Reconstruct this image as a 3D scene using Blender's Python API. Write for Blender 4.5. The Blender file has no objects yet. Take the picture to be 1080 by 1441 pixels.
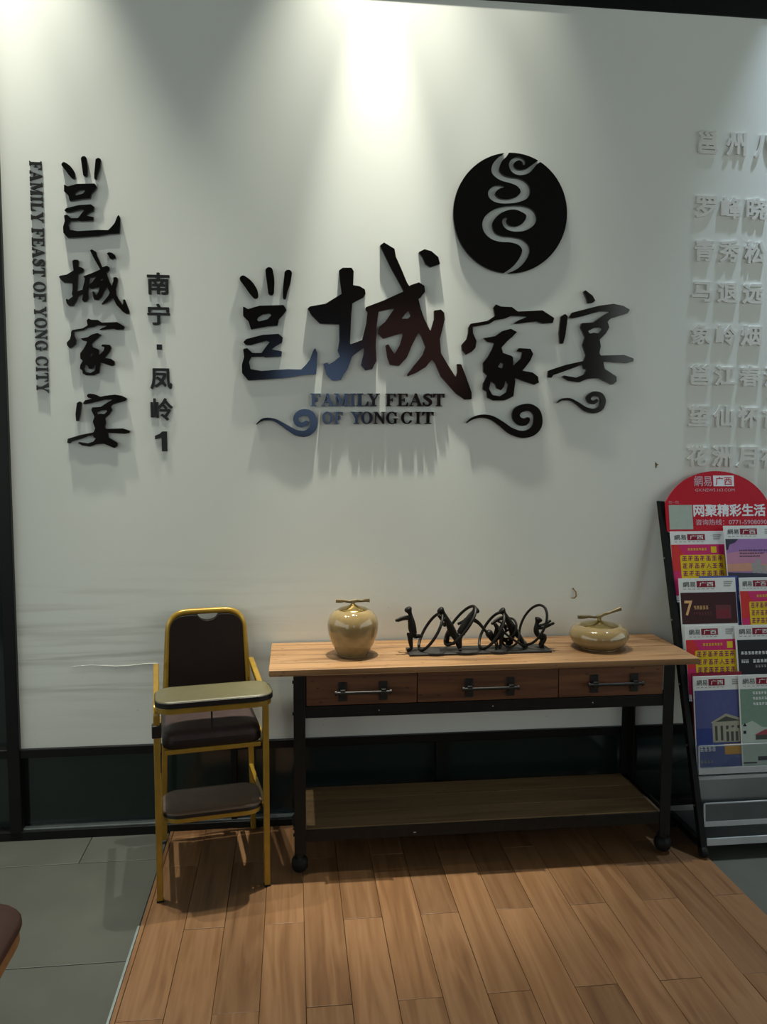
import bpy, bmesh, math, random
import numpy as np
from mathutils import Vector, Matrix
from mathutils.geometry import tessellate_polygon
random.seed(7)
SC = bpy.context.scene
COL = SC.collection

# ------------------------------------------------------------------ camera
FPX, CX, CY = 1119.04, 540.0, 720.5                      # focal length and centre in pixels of the 1080x1441 frame
ROT = np.array([[0.99358, 0.00694, -0.11286], [-0.11282, 0.08017, -0.99038], [0.00217, 0.99676, 0.08044]])
_q, _ = np.linalg.qr(ROT.T); _q = _q * np.sign(np.sum(_q * ROT.T, axis=0)); ROT = _q.T
CAM = np.array([0.0, -3.188, 1.55])
cd = bpy.data.cameras.new('camera'); cam = bpy.data.objects.new('camera', cd); COL.objects.link(cam)
cd.sensor_fit = 'HORIZONTAL'; cd.sensor_width = 36.0; cd.lens = FPX / 1080 * 36.0; cd.clip_start = 0.05
m4 = Matrix([list(ROT[i]) + [CAM[i]] for i in range(3)] + [[0, 0, 0, 1]]); cam.matrix_world = m4
SC.camera = cam

# ------------------------------------------------------------------ light
SC.view_settings.view_transform = 'Standard'; SC.view_settings.look = 'None'
SC.view_settings.exposure = 0.0; SC.view_settings.gamma = 1.0; SC.view_settings.use_curve_mapping = False
w = bpy.data.worlds.new('world'); SC.world = w; w.use_nodes = True
w.node_tree.nodes['Background'].inputs['Color'].default_value = (0.86, 0.95, 0.90, 1)
w.node_tree.nodes['Background'].inputs['Strength'].default_value = 1.6

def spot(name, loc, aim, watts, angle, blend, color, rad=0.03):
    d = bpy.data.lights.new(name, 'SPOT'); d.energy = watts; d.spot_size = math.radians(angle); d.spot_blend = blend
    d.color = color; d.shadow_soft_size = rad
    o = bpy.data.objects.new(name, d); COL.objects.link(o); o.location = loc
    o.rotation_euler = (Vector(aim) - Vector(loc)).to_track_quat('-Z', 'Y').to_euler()
    return o
LZ = 4.12
WARM = (1.0, 0.975, 0.83); NEUT = (1.0, 0.98, 0.84); COOL = (0.66, 0.83, 1.0)
# a row of narrow downlights close to the wall, grazing it from above
for lx, ly, w_core, a_core, w_wide, a_wide, colr in [(-1.04, -0.19, 105, 28, 240, 58, NEUT), (0.335, -0.17, 420, 26, 245, 62, WARM), (-0.58, -0.46, 60, 30, 100, 46, NEUT), (0.80, -0.17, 70, 22, 80, 50, WARM), (2.22, -0.20, 70, 30, 190, 52, COOL)]:
    spot('downlight_core', (lx, ly, LZ), (lx, ly - 0.03, 0.0), w_core, a_core, 0.8, colr, 0.022)
    spot('downlight_spill', (lx, ly, LZ), (lx, ly - 0.10, 0.0), w_wide, a_wide, 1.0, colr, 0.022)

# ------------------------------------------------------------------ pixel -> place (on a known plane)
def ray(px, py): return ROT @ np.array([px - CX, -(py - CY), -FPX])
def U(px, py, Y):
    r = ray(px, py); t = (Y - CAM[1]) / r[1]; return CAM + r * t
def UZ(px, py, Z):
    r = ray(px, py); t = (Z - CAM[2]) / r[2]; return CAM + r * t

# ------------------------------------------------------------------ materials
MATS = {}
def mat(name, col, rough=0.5, metal=0.0, spec=0.5, noise=0.0, nscale=20.0, bump=0.0, coat=0.0, trans=0.0, emit=None, estr=0.0):
    if name in MATS: return MATS[name]
    m = bpy.data.materials.new(name); m.use_nodes = True; nt = m.node_tree; b = nt.nodes['Principled BSDF']
    b.inputs['Base Color'].default_value = (*col, 1); b.inputs['Roughness'].default_value = rough
    b.inputs['Metallic'].default_value = metal; b.inputs['Specular IOR Level'].default_value = spec
    b.inputs['Coat Weight'].default_value = coat; b.inputs['Coat Roughness'].default_value = 0.06
    b.inputs['Transmission Weight'].default_value = trans
    if emit: b.inputs['Emission Color'].default_value = (*emit, 1); b.inputs['Emission Strength'].default_value = estr
    tc = nt.nodes.new('ShaderNodeTexCoord'); n = nt.nodes.new('ShaderNodeTexNoise')
    n.inputs['Scale'].default_value = nscale; n.inputs['Detail'].default_value = 5
    nt.links.new(tc.outputs['Object'], n.inputs['Vector'])
    if noise:
        r = nt.nodes.new('ShaderNodeMapRange'); r.inputs['From Min'].default_value = 0.3; r.inputs['From Max'].default_value = 0.7
        r.inputs['To Min'].default_value = 1 - noise; r.inputs['To Max'].default_value = 1 + noise
        nt.links.new(n.outputs['Fac'], r.inputs['Value'])
        mx = nt.nodes.new('ShaderNodeVectorMath'); mx.operation = 'SCALE'; mx.inputs[0].default_value = col
        nt.links.new(r.outputs[0], mx.inputs['Scale']); nt.links.new(mx.outputs[0], b.inputs['Base Color'])
    if bump:
        bp = nt.nodes.new('ShaderNodeBump'); bp.inputs['Strength'].default_value = bump; bp.inputs['Distance'].default_value = 0.002
        nt.links.new(n.outputs['Fac'], bp.inputs['Height']); nt.links.new(bp.outputs[0], b.inputs['Normal'])
    MATS[name] = m; return m

def wood(name, dark, mid, light, axis, gscale=1.0, rough=0.45, vary=0.25, knots=0.0):
    m = bpy.data.materials.new(name); m.use_nodes = True; nt = m.node_tree; b = nt.nodes['Principled BSDF']; L = nt.links.new
    tc = nt.nodes.new('ShaderNodeTexCoord'); oi = nt.nodes.new('ShaderNodeObjectInfo')
    off = nt.nodes.new('ShaderNodeVectorMath'); off.operation = 'SCALE'; off.inputs[0].default_value = (13.7, 7.3, 5.1); L(oi.outputs['Random'], off.inputs['Scale'])
    ad = nt.nodes.new('ShaderNodeVectorMath'); ad.operation = 'ADD'; L(tc.outputs['Object'], ad.inputs[0]); L(off.outputs[0], ad.inputs[1])
    mp = nt.nodes.new('ShaderNodeMapping'); sc = [14.0 * gscale] * 3; sc[axis] = 1.1 * gscale; mp.inputs['Scale'].default_value = sc; L(ad.outputs[0], mp.inputs['Vector'])
    n1 = nt.nodes.new('ShaderNodeTexNoise'); n1.inputs['Scale'].default_value = 1.0; n1.inputs['Detail'].default_value = 6; n1.inputs['Distortion'].default_value = 0.8; L(mp.outputs[0], n1.inputs['Vector'])
    ml = nt.nodes.new('ShaderNodeMath'); ml.operation = 'MULTIPLY'; ml.inputs[1].default_value = 6.0; L(n1.outputs['Fac'], ml.inputs[0])
    fr = nt.nodes.new('ShaderNodeMath'); fr.operation = 'PINGPONG'; fr.inputs[1].default_value = 1.0; L(ml.outputs[0], fr.inputs[0])
    mp2 = nt.nodes.new('ShaderNodeMapping'); sc2 = [90.0 * gscale] * 3; sc2[axis] = 2.5 * gscale; mp2.inputs['Scale'].default_value = sc2; L(ad.outputs[0], mp2.inputs['Vector'])
    n2 = nt.nodes.new('ShaderNodeTexNoise'); n2.inputs['Scale'].default_value = 1.0; n2.inputs['Detail'].default_value = 3; L(mp2.outputs[0], n2.inputs['Vector'])
    mx = nt.nodes.new('ShaderNodeMix'); mx.inputs[0].default_value = 0.55; L(fr.outputs[0], mx.inputs[2]); L(n2.outputs['Fac'], mx.inputs[3])
    cr = nt.nodes.new('ShaderNodeValToRGB'); e = cr.color_ramp.elements; e[0].position = 0.12; e[0].color = (*dark, 1); e[1].position = 0.85; e[1].color = (*light, 1)
    k = e.new(0.45); k.color = (*mid, 1); L(mx.outputs[0], cr.inputs[0])
    hs = nt.nodes.new('ShaderNodeHueSaturation'); mr = nt.nodes.new('ShaderNodeMapRange'); mr.inputs['To Min'].default_value = 1 - vary; mr.inputs['To Max'].default_value = 1 + vary
    L(oi.outputs['Random'], mr.inputs['Value']); L(mr.outputs[0], hs.inputs['Value']); L(cr.outputs[0], hs.inputs['Color'])
    last = hs.outputs[0]
    if knots:
        vo = nt.nodes.new('ShaderNodeTexVoronoi'); vm = nt.nodes.new('ShaderNodeMapping'); s3 = [7.0] * 3; s3[axis] = 3.2; vm.inputs['Scale'].default_value = s3
        L(ad.outputs[0], vm.inputs['Vector']); L(vm.outputs[0], vo.inputs['Vector'])
        kr = nt.nodes.new('ShaderNodeMapRange'); kr.inputs['From Min'].default_value = 0.05; kr.inputs['From Max'].default_value = 0.16; kr.inputs['To Min'].default_value = 1 - knots; kr.inputs['To Max'].default_value = 1
        L(vo.outputs['Distance'], kr.inputs['Value']); km = nt.nodes.new('ShaderNodeVectorMath'); km.operation = 'SCALE'; L(last, km.inputs[0]); L(kr.outputs[0], km.inputs['Scale']); last = km.outputs[0]
    L(last, b.inputs['Base Color']); b.inputs['Roughness'].default_value = rough
    bp = nt.nodes.new('ShaderNodeBump'); bp.inputs['Strength'].default_value = 0.15; bp.inputs['Distance'].default_value = 0.001; L(n2.outputs['Fac'], bp.inputs['Height']); L(bp.outputs[0], b.inputs['Normal'])
    MATS[name] = m; return m

def wall_paint():
    m = bpy.data.materials.new('wall_paint'); m.use_nodes = True; nt = m.node_tree; b = nt.nodes['Principled BSDF']; L = nt.links.new
    tc = nt.nodes.new('ShaderNodeTexCoord'); sp = nt.nodes.new('ShaderNodeSeparateXYZ'); L(tc.outputs['Object'], sp.inputs[0])
    def noise(scale, vec, det=4):
        mp = nt.nodes.new('ShaderNodeMapping'); mp.inputs['Scale'].default_value = vec; L(tc.outputs['Object'], mp.inputs['Vector'])
        n = nt.nodes.new('ShaderNodeTexNoise'); n.inputs['Scale'].default_value = scale; n.inputs['Detail'].default_value = det; L(mp.outputs[0], n.inputs['Vector']); return n.outputs['Fac']
    def rng(v, a, b_, c, d):
        r = nt.nodes.new('ShaderNodeMapRange'); r.inputs['From Min'].default_value = a; r.inputs['From Max'].default_value = b_; r.inputs['To Min'].default_value = c; r.inputs['To Max'].default_value = d; L(v, r.inputs['Value']); return r.outputs[0]
    def mul(*vs):
        o = vs[0]
        for v in vs[1:]:
            k = nt.nodes.new('ShaderNodeMath'); k.operation = 'MULTIPLY'; L(o, k.inputs[0]); L(v, k.inputs[1]); o = k.outputs[0]
        return o
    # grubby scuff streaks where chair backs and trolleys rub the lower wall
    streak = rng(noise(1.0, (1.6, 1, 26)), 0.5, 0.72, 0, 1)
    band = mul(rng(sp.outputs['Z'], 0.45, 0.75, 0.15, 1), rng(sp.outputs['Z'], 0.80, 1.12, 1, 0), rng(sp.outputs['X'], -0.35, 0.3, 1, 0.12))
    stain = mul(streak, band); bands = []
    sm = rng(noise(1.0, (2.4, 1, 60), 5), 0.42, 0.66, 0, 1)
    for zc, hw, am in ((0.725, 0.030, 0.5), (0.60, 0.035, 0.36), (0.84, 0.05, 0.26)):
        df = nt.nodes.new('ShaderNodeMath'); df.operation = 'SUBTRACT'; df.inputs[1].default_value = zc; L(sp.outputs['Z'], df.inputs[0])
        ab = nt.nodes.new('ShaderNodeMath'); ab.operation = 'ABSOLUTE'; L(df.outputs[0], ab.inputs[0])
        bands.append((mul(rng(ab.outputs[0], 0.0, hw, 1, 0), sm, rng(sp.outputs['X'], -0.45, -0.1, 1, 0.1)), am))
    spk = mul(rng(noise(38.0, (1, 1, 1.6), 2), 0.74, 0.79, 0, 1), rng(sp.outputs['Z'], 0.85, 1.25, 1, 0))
    grime = rng(noise(3.0, (1, 1, 1), 6), 0.35, 0.75, 0, 1)
    c0 = (0.80, 0.825, 0.775, 1)
    def mixc(fac, amount, prev, col):
        mx = nt.nodes.new('ShaderNodeMix'); mx.data_type = 'RGBA'
        k = nt.nodes.new('ShaderNodeMath'); k.operation = 'MULTIPLY'; k.inputs[1].default_value = amount; L(fac, k.inputs[0]); L(k.outputs[0], mx.inputs[0])
        if isinstance(prev, tuple): mx.inputs[6].default_value = prev
        else: L(prev, mx.inputs[6])
        mx.inputs[7].default_value = col; return mx.outputs[2]
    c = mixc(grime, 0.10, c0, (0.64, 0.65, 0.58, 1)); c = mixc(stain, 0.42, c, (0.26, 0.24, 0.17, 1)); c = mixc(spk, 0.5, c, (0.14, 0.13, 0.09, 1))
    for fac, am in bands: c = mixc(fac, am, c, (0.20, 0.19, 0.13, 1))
    L(c, b.inputs['Base Color']); b.inputs['Roughness'].default_value = 0.62
    MATS['wall'] = m; return m
wall_paint()
wood('plank_wood', (0.112, 0.051, 0.021), (0.172, 0.084, 0.036), (0.235, 0.126, 0.060), 1, 1.0, 0.38, 0.20)
wood('table_wood', (0.085, 0.040, 0.016), (0.225, 0.118, 0.047), (0.335, 0.190, 0.088), 0, 1.0, 0.5, 0.16, 0.65)
wood('shaded_shelf_wood', (0.075, 0.042, 0.016), (0.135, 0.080, 0.032), (0.18, 0.112, 0.05), 0, 1.0, 0.6, 0.10, 0.45)  # table wood darkened; shade below the tabletop is put into this colour
wood('drawer_wood', (0.045, 0.015, 0.005), (0.105, 0.039, 0.014), (0.16, 0.066, 0.025), 0, 1.0, 0.5, 0.16, 0.65)
wood('stool_wood', (0.10, 0.035, 0.010), (0.20, 0.075, 0.02), (0.26, 0.11, 0.03), 0, 1.0, 0.4, 0.1)
mat('frame_black', (0.006, 0.0065, 0.0065), 0.40, spec=0.25, noise=0.15)
mat('dark_glass', (0.012, 0.022, 0.020), 0.10, spec=0.6, noise=0.05, nscale=3)
mat('tile', (0.074, 0.078, 0.067), 0.42, noise=0.10, nscale=5, bump=0.05)
mat('grout', (0.038, 0.04, 0.034), 0.8, noise=0.1)
mat('plank_gap', (0.03, 0.016, 0.008), 0.8, noise=0.1)
mat('metal_strip', (0.42, 0.48, 0.48), 0.35, metal=0.7, noise=0.1)
mat('ceiling_grey', (0.10, 0.105, 0.10), 0.8, noise=0.05)
mat('rear_wall', (0.16, 0.11, 0.085), 0.7, noise=0.1, nscale=2)
mat('daylight', (0.2, 0.3, 0.45), 0.4, emit=(0.40, 0.60, 1.0), estr=2.3, noise=0.02)
mat('added_warm_glow', (0.2, 0.06, 0.04), 0.5, emit=(1.0, 0.46, 0.38), estr=0.36, noise=0.02)  # glow of the added panel behind the camera, not a known source
mat('black_acrylic', (0.004, 0.0037, 0.0035), 0.11, spec=0.5, noise=0.1)
mat('matt_black', (0.008, 0.008, 0.0075), 0.4, noise=0.1)
mat('white_letter', (0.74, 0.735, 0.69), 0.55, noise=0.04, nscale=40)
mat('steel', (0.010, 0.0095, 0.0085), 0.45, metal=0.1, spec=0.25, noise=0.25, nscale=30)
mat('handle_steel', (0.020, 0.019, 0.017), 0.45, metal=0.4, noise=0.25, nscale=60)
mat('rubber', (0.006, 0.006, 0.006), 0.6, spec=0.2, noise=0.1)
mat('gold_paint', (0.36, 0.215, 0.026), 0.30, metal=0.35, noise=0.12, nscale=25, coat=0.3)
mat('brown_vinyl', (0.014, 0.0075, 0.0055), 0.5, spec=0.25, noise=0.15, nscale=40, bump=0.12)
mat('seat_vinyl', (0.045, 0.029, 0.027), 0.5, spec=0.3, noise=0.12, nscale=30, bump=0.12)
mat('foot_vinyl', (0.120, 0.076, 0.050), 0.42, noise=0.14, nscale=18, bump=0.08)
mat('cream_laminate', (0.115, 0.102, 0.052), 0.40, noise=0.06, nscale=30)
mat('black_edge', (0.007, 0.006, 0.006), 0.35, noise=0.1)
mat('glaze', (0.27, 0.19, 0.085), 0.06, noise=0.10, nscale=30, coat=0.6)
mat('brass', (0.50, 0.36, 0.13), 0.22, metal=1.0, noise=0.12, nscale=40)
mat('aged_brass', (0.19, 0.145, 0.08), 0.40, metal=0.8, noise=0.3, nscale=60, bump=0.3)
mat('bronze', (0.010, 0.009, 0.0075), 0.5, metal=0.45, spec=0.3, noise=0.3, nscale=60)
mat('bronze_base', (0.028, 0.027, 0.025), 0.5, metal=0.3, noise=0.3, nscale=40)
mat('rack_black', (0.004, 0.004, 0.004), 0.5, spec=0.15, noise=0.1)
mat('rack_grey', (0.075, 0.085, 0.088), 0.22, noise=0.12, nscale=6)
mat('rack_white', (0.40, 0.42, 0.43), 0.4, noise=0.06)
mat('clear_plastic', (0.90, 0.93, 0.93), 0.04, trans=1.0, noise=0.01)
mat('bolt', (0.45, 0.45, 0.43), 0.3, metal=0.9, noise=0.1)
mat('burgundy', (0.045, 0.018, 0.014), 0.6, spec=0.25, noise=0.15, nscale=30, bump=0.1)
mat('rust', (0.17, 0.11, 0.045), 0.8, noise=0.2, nscale=60)
INK = {'paper': (0.62, 0.63, 0.61), 'red': (0.46, 0.008, 0.022), 'white': (0.72, 0.72, 0.74), 'ink': (0.09, 0.095, 0.095), 'maroon': (0.20, 0.010, 0.028),
       'magenta': (0.50, 0.022, 0.12), 'scarlet': (0.52, 0.03, 0.03), 'yellow': (0.62, 0.44, 0.012), 'purple': (0.25, 0.035, 0.09), 'dusk': (0.30, 0.155, 0.36), 'duskrose': (0.44, 0.20, 0.30),
       'peach': (0.50, 0.25, 0.17), 'night': (0.035, 0.035, 0.055), 'wine': (0.040, 0.012, 0.014), 'goldtext': (0.62, 0.36, 0.16), 'wine2': (0.11, 0.03, 0.035), 'blue': (0.05, 0.075, 0.25),
       'black': (0.012, 0.013, 0.018), 'skyblue': (0.075, 0.085, 0.22), 'stone': (0.30, 0.285, 0.22), 'stonedark': (0.055, 0.06, 0.05), 'orange': (0.52, 0.25, 0.02), 'teal': (0.16, 0.25, 0.19), 'palegreen': (0.36, 0.42, 0.37), 'roofred': (0.27, 0.05, 0.06), 'grey': (0.28, 0.28, 0.27), 'deepblue': (0.03, 0.05, 0.20), 'pinkpaper': (0.55, 0.35, 0.40)}
for k, v in INK.items(): mat('ink_' + k, v, 0.55, spec=0.2, noise=0.04, nscale=60)

# ------------------------------------------------------------------ mesh helpers
class MB:
    def __init__(s): s.v = []; s.f = []; s.m = []
    def add(s, vs, fs, mi=0):
        o = len(s.v); s.v += [tuple(map(float, p)) for p in vs]; s.f += [tuple(i + o for i in f) for f in fs]; s.m += [mi] * len(fs); return s
    def box(s, x0, y0, z0, x1, y1, z1, mi=0):
        return s.add([(x0, y0, z0), (x1, y0, z0), (x1, y1, z0), (x0, y1, z0), (x0, y0, z1), (x1, y0, z1), (x1, y1, z1), (x0, y1, z1)],
                     [(0, 3, 2, 1), (4, 5, 6, 7), (0, 1, 5, 4), (1, 2, 6, 5), (2, 3, 7, 6), (3, 0, 4, 7)], mi)
    def tube(s, pts, r, seg=10, closed=False, mi=0, square=False):
        P = [Vector(p) for p in pts]; n = len(P); rr = r if isinstance(r, (list, tuple)) else [r] * n
        if square: seg = 4
        prev = None; vs = []
        for i in range(n):
            a = P[(i - 1) % n] if (closed or i > 0) else P[i]; b = P[(i + 1) % n] if (closed or i < n - 1) else P[i]
            t = (b - a).normalized()
            if prev is None:
                ref = Vector((0, 0, 1)) if abs(t.z) < 0.9 else Vector((0, 1, 0)); nrm = t.cross(ref).normalized()
            else:
                nrm = (prev - t * prev.dot(t)).normalized()
            prev = nrm; bn = t.cross(nrm)
            for k in range(seg):
                an = 2 * math.pi * (k + (0.5 if square else 0)) / seg; R_ = rr[i] * (1.414 if square else 1)
                vs.append(P[i] + nrm * math.cos(an) * R_ + bn * math.sin(an) * R_)
        fs = []
        for i in range(n if closed else n - 1):
            j = (i + 1) % n
            for k in range(seg): fs.append((i * seg + k, i * seg + (k + 1) % seg, j * seg + (k + 1) % seg, j * seg + k))
        if not closed: fs += [tuple(reversed(range(seg))), tuple(range((n - 1) * seg, n * seg))]
        return s.add(vs, fs, mi)
    def lathe(s, prof, c=(0, 0, 0), seg=40, mi=0):
        vs = []
        for r, z in prof:
            for k in range(seg):
                a = 2 * math.pi * k / seg; vs.append((c[0] + r * math.cos(a), c[1] + r * math.sin(a), c[2] + z))
        fs = [(i * seg + k, i * seg + (k + 1) % seg, (i + 1) * seg + (k + 1) % seg, (i + 1) * seg + k) for i in range(len(prof) - 1) for k in range(seg)]
        if prof[0][0] > 1e-6: fs.append(tuple(reversed(range(seg))))
        if prof[-1][0] > 1e-6: fs.append(tuple(range((len(prof) - 1) * seg, len(prof) * seg)))
        return s.add(vs, fs, mi)
    def prism(s, loops, front, back, mi=0):
        """loops of 2D points (holes allowed), front/back map a 2D point to 3D"""
        def inside(pt, lp):
            c = False; k = len(lp)
            for i in range(k):
                (ax, ay), (bx, by) = lp[i][:2], lp[(i + 1) % k][:2]
                if (ay > pt[1]) != (by > pt[1]) and pt[0] < (bx - ax) * (pt[1] - ay) / (by - ay) + ax: c = not c
            return c
        flat = [p for lp in loops for p in lp]; n = len(flat); start = [0]
        for lp in loops: start.append(start[-1] + len(lp))
        depth = [sum(inside(lp[0], q) for q in loops if q is not lp) for lp in loops]; tris = []
        for i, lp in enumerate(loops):
            if depth[i] % 2: continue
            grp = [i] + [j for j, q in enumerate(loops) if depth[j] == depth[i] + 1 and inside(q[0], lp)]
            idx = [start[j] + k for j in grp for k in range(len(loops[j]))]
            tris += [tuple(idx[k] for k in t) for t in tessellate_polygon([[Vector((p[0], p[1], 0)) for p in loops[j]] for j in grp])]
        vs = [front(p) for p in flat] + [back(p) for p in flat]; fs = []
        for a, b, c in tris:
            fs.append((a, b, c)); fs.append((n + c, n + b, n + a))
        o = 0
        for lp in loops:
            k = len(lp)
            for i in range(k): j = (i + 1) % k; fs.append((o + i, o + j, n + o + j, n + o + i))
            o += k
        return s.add(vs, fs, mi)
    def build(s, name, mats, parent=None, smooth=True, bevel=0.0, origin=None, angle=38):
        me = bpy.data.meshes.new(name); v = s.v
        if origin is not None: v = [(p[0] - origin[0], p[1] - origin[1], p[2] - origin[2]) for p in v]
        me.from_pydata(v, [], s.f)
        if not isinstance(mats, (list, tuple)): mats = [mats]
        for x in mats: me.materials.append(MATS[x])
        me.polygons.foreach_set('material_index', s.m)
        bm = bmesh.new(); bm.from_mesh(me); bmesh.ops.recalc_face_normals(bm, faces=bm.faces); bm.to_mesh(me); bm.free()
        if smooth:
            me.polygons.foreach_set('use_smooth', [True] * len(me.polygons)); me.set_sharp_from_angle(angle=math.radians(angle))
        me.update(); o = bpy.data.objects.new(name, me); COL.objects.link(o)
        if origin is not None: o.location = origin
        if parent: o.parent = parent
        if bevel:
            b = o.modifiers.new('bevel', 'BEVEL'); b.width = bevel; b.segments = 2; b.limit_method = 'ANGLE'; b.angle_limit = math.radians(50)
        return o
def empty(name, loc, rz=0.0):
    o = bpy.data.objects.new(name, None); COL.objects.link(o); o.location = loc; o.rotation_euler = (0, 0, rz); o.empty_display_size = 0.1; return o
def tag(o, label, cat, group=None):
    o['label'] = label; o['category'] = cat
    if group: o['group'] = group
    return o
def struct(o, label=None):
    o['kind'] = 'structure'
    if label: o['label'] = label
    return o
def inst(o, parent, loc, name=None):
    c = o.copy(); COL.objects.link(c); c.parent = parent; c.location = loc
    return c
def box(name, x0, y0, z0, x1, y1, z1, m, parent=None, bevel=0.0):
    c = ((x0 + x1) / 2, (y0 + y1) / 2, (z0 + z1) / 2)
    return MB().box(x0, y0, z0, x1, y1, z1).build(name, m, parent, True, bevel, origin=c)
def rrect(x0, y0, x1, y1, r, n=6):
    out = []
    for cx, cy, a0 in ((x1 - r, y0 + r, -90), (x1 - r, y1 - r, 0), (x0 + r, y1 - r, 90), (x0 + r, y0 + r, 180)):
        for i in range(n + 1):
            a = math.radians(a0 + 90 * i / n); out.append((cx + r * math.cos(a), cy + r * math.sin(a)))
    return out

# ------------------------------------------------------------------ outline tool: union of brush strokes and polygons, minus others
def catmull(pts, sub=6):
    P = np.array(pts, float); out = []
    for i in range(len(P) - 1):
        p0 = P[max(i - 1, 0)]; p1 = P[i]; p2 = P[i + 1]; p3 = P[min(i + 2, len(P) - 1)]
        for k in range(sub):
            t = k / sub; out.append(0.5 * ((2 * p1) + (-p0 + p2) * t + (2 * p0 - 5 * p1 + 4 * p2 - p3) * t * t + (-p0 + 3 * p1 - 3 * p2 + p3) * t ** 3))
    out.append(P[-1]); return np.array(out)
def sd_poly(X, Y, pts):
    P = np.array(pts, float); d = np.full(X.shape, 1e18); ins = np.zeros(X.shape, bool); n = len(P)
    for i in range(n):
        a = P[i]; b = P[(i + 1) % n]; e = b - a; L2 = e @ e + 1e-12
        t = np.clip(((X - a[0]) * e[0] + (Y - a[1]) * e[1]) / L2, 0, 1)
        d = np.minimum(d, (X - a[0] - t * e[0]) ** 2 + (Y - a[1] - t * e[1]) ** 2)
        c = (a[1] > Y) != (b[1] > Y)
        if abs(e[1]) > 1e-12: ins ^= c & (X < e[0] * (Y - a[1]) / e[1] + a[0])
    d = np.sqrt(d); return np.where(ins, -d, d)
def sd_stroke(X, Y, pts):
    P = catmull(pts); d = np.full(X.shape, 1e9)
    for a, b in zip(P[:-1], P[1:]):
        e = b[:2] - a[:2]; L2 = e @ e + 1e-12
        t = np.clip(((X - a[0]) * e[0] + (Y - a[1]) * e[1]) / L2, 0, 1)
        d = np.minimum(d, np.hypot(X - a[0] - t * e[0], Y - a[1] - t * e[1]) - (a[2] + t * (b[2] - a[2])))
    return d
def ell(cx, cy, rx, ry, n=72): return [(cx + rx * math.cos(2 * math.pi * i / n), cy + ry * math.sin(2 * math.pi * i / n)) for i in range(n)]
def simplify(lp, tol):
    def rdp(a):
        if len(a) < 3: return a
        p, q = a[0], a[-1]; e = q - p; L = np.hypot(*e)
        dd = np.abs(e[0] * (a[:, 1] - p[1]) - e[1] * (a[:, 0] - p[0])) / L if L > 1e-9 else np.hypot(*(a - p).T)
        i = int(np.argmax(dd))
        if dd[i] <= tol: return np.array([p, q])
        return np.vstack([rdp(a[:i + 1])[:-1], rdp(a[i:])])
    a = np.array(lp); h = int(np.argmax(np.hypot(*(a - a[0]).T)))
    if h == 0: return lp
    r = np.vstack([rdp(a[:h + 1])[:-1], rdp(np.vstack([a[h:], a[:1]]))[:-1]]); return [tuple(p) for p in r]
def trace(F, xs, ys, res, tol=None):
    F = F + 1e-7; S = F < 0; nb = {}; pos = {}
    def pt(key):
        t, i, j = key
        if t == 0: a, b = F[i, j], F[i, j + 1]; f = a / (a - b); return (xs[j] + f * res, ys[i])
        a, b = F[i, j], F[i + 1, j]; f = a / (a - b); return (xs[j], ys[i] + f * res)
    code = S[:-1, :-1] * 1 + S[:-1, 1:] * 2 + S[1:, 1:] * 4 + S[1:, :-1] * 8
    for i, j in zip(*np.nonzero((code > 0) & (code < 15))):
        c = code[i, j]; T, B, Lf, R_ = (0, i, j), (0, i + 1, j), (1, i, j), (1, i, j + 1)
        segs = {1: [(Lf, T)], 2: [(T, R_)], 3: [(Lf, R_)], 4: [(R_, B)], 5: [(Lf, T), (R_, B)], 6: [(T, B)], 7: [(Lf, B)], 8: [(Lf, B)], 9: [(T, B)], 10: [(T, R_), (Lf, B)], 11: [(R_, B)], 12: [(Lf, R_)], 13: [(T, R_)], 14: [(Lf, T)]}[int(c)]
        for a, b in segs: nb.setdefault(a, []).append(b); nb.setdefault(b, []).append(a)
    loops = []; seen = set()
    for k0 in nb:
        if k0 in seen: continue
        lp = []; k = k0; prev = None
        while k is not None and k not in seen:
            seen.add(k); lp.append(pt(k)); nx = [q for q in nb[k] if q not in seen]; k = nx[0] if nx else None
        if len(lp) > 3:
            lp = simplify(lp, tol or res * 0.12)
            if len(lp) > 2: loops.append(lp)
    return loops
def outline(ops, res, tol=None):
    """ops: (sign, kind, pts) -> loops, deep interior points"""
    al = np.array([p[:2] for s, k, pts in ops if s > 0 for p in pts]); mr = max([p[2] for s, k, pts in ops if k == 's' for p in pts] + [0]) + 3 * res
    xs = np.arange(al[:, 0].min() - mr, al[:, 0].max() + mr + res, res); ys = np.arange(al[:, 1].min() - mr, al[:, 1].max() + mr + res, res)
    X, Y = np.meshgrid(xs, ys); F = np.full(X.shape, 1e9)
    for s, k, pts in ops:
        d = sd_poly(X, Y, pts) if k == 'p' else sd_stroke(X, Y, pts)
        F = np.minimum(F, d) if s > 0 else np.maximum(F, -d)
    loops = trace(F, xs, ys, res, tol)
    deep = []; G = F.copy()
    for _ in range(3):
        i, j = np.unravel_index(np.argmin(G), G.shape)
        if G[i, j] >= 0: break
        deep.append((xs[j], ys[i], -F[i, j])); G[np.hypot(X - xs[j], Y - ys[i]) < (xs[-1] - xs[0]) * 0.3] = 1
    return loops, deep
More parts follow.
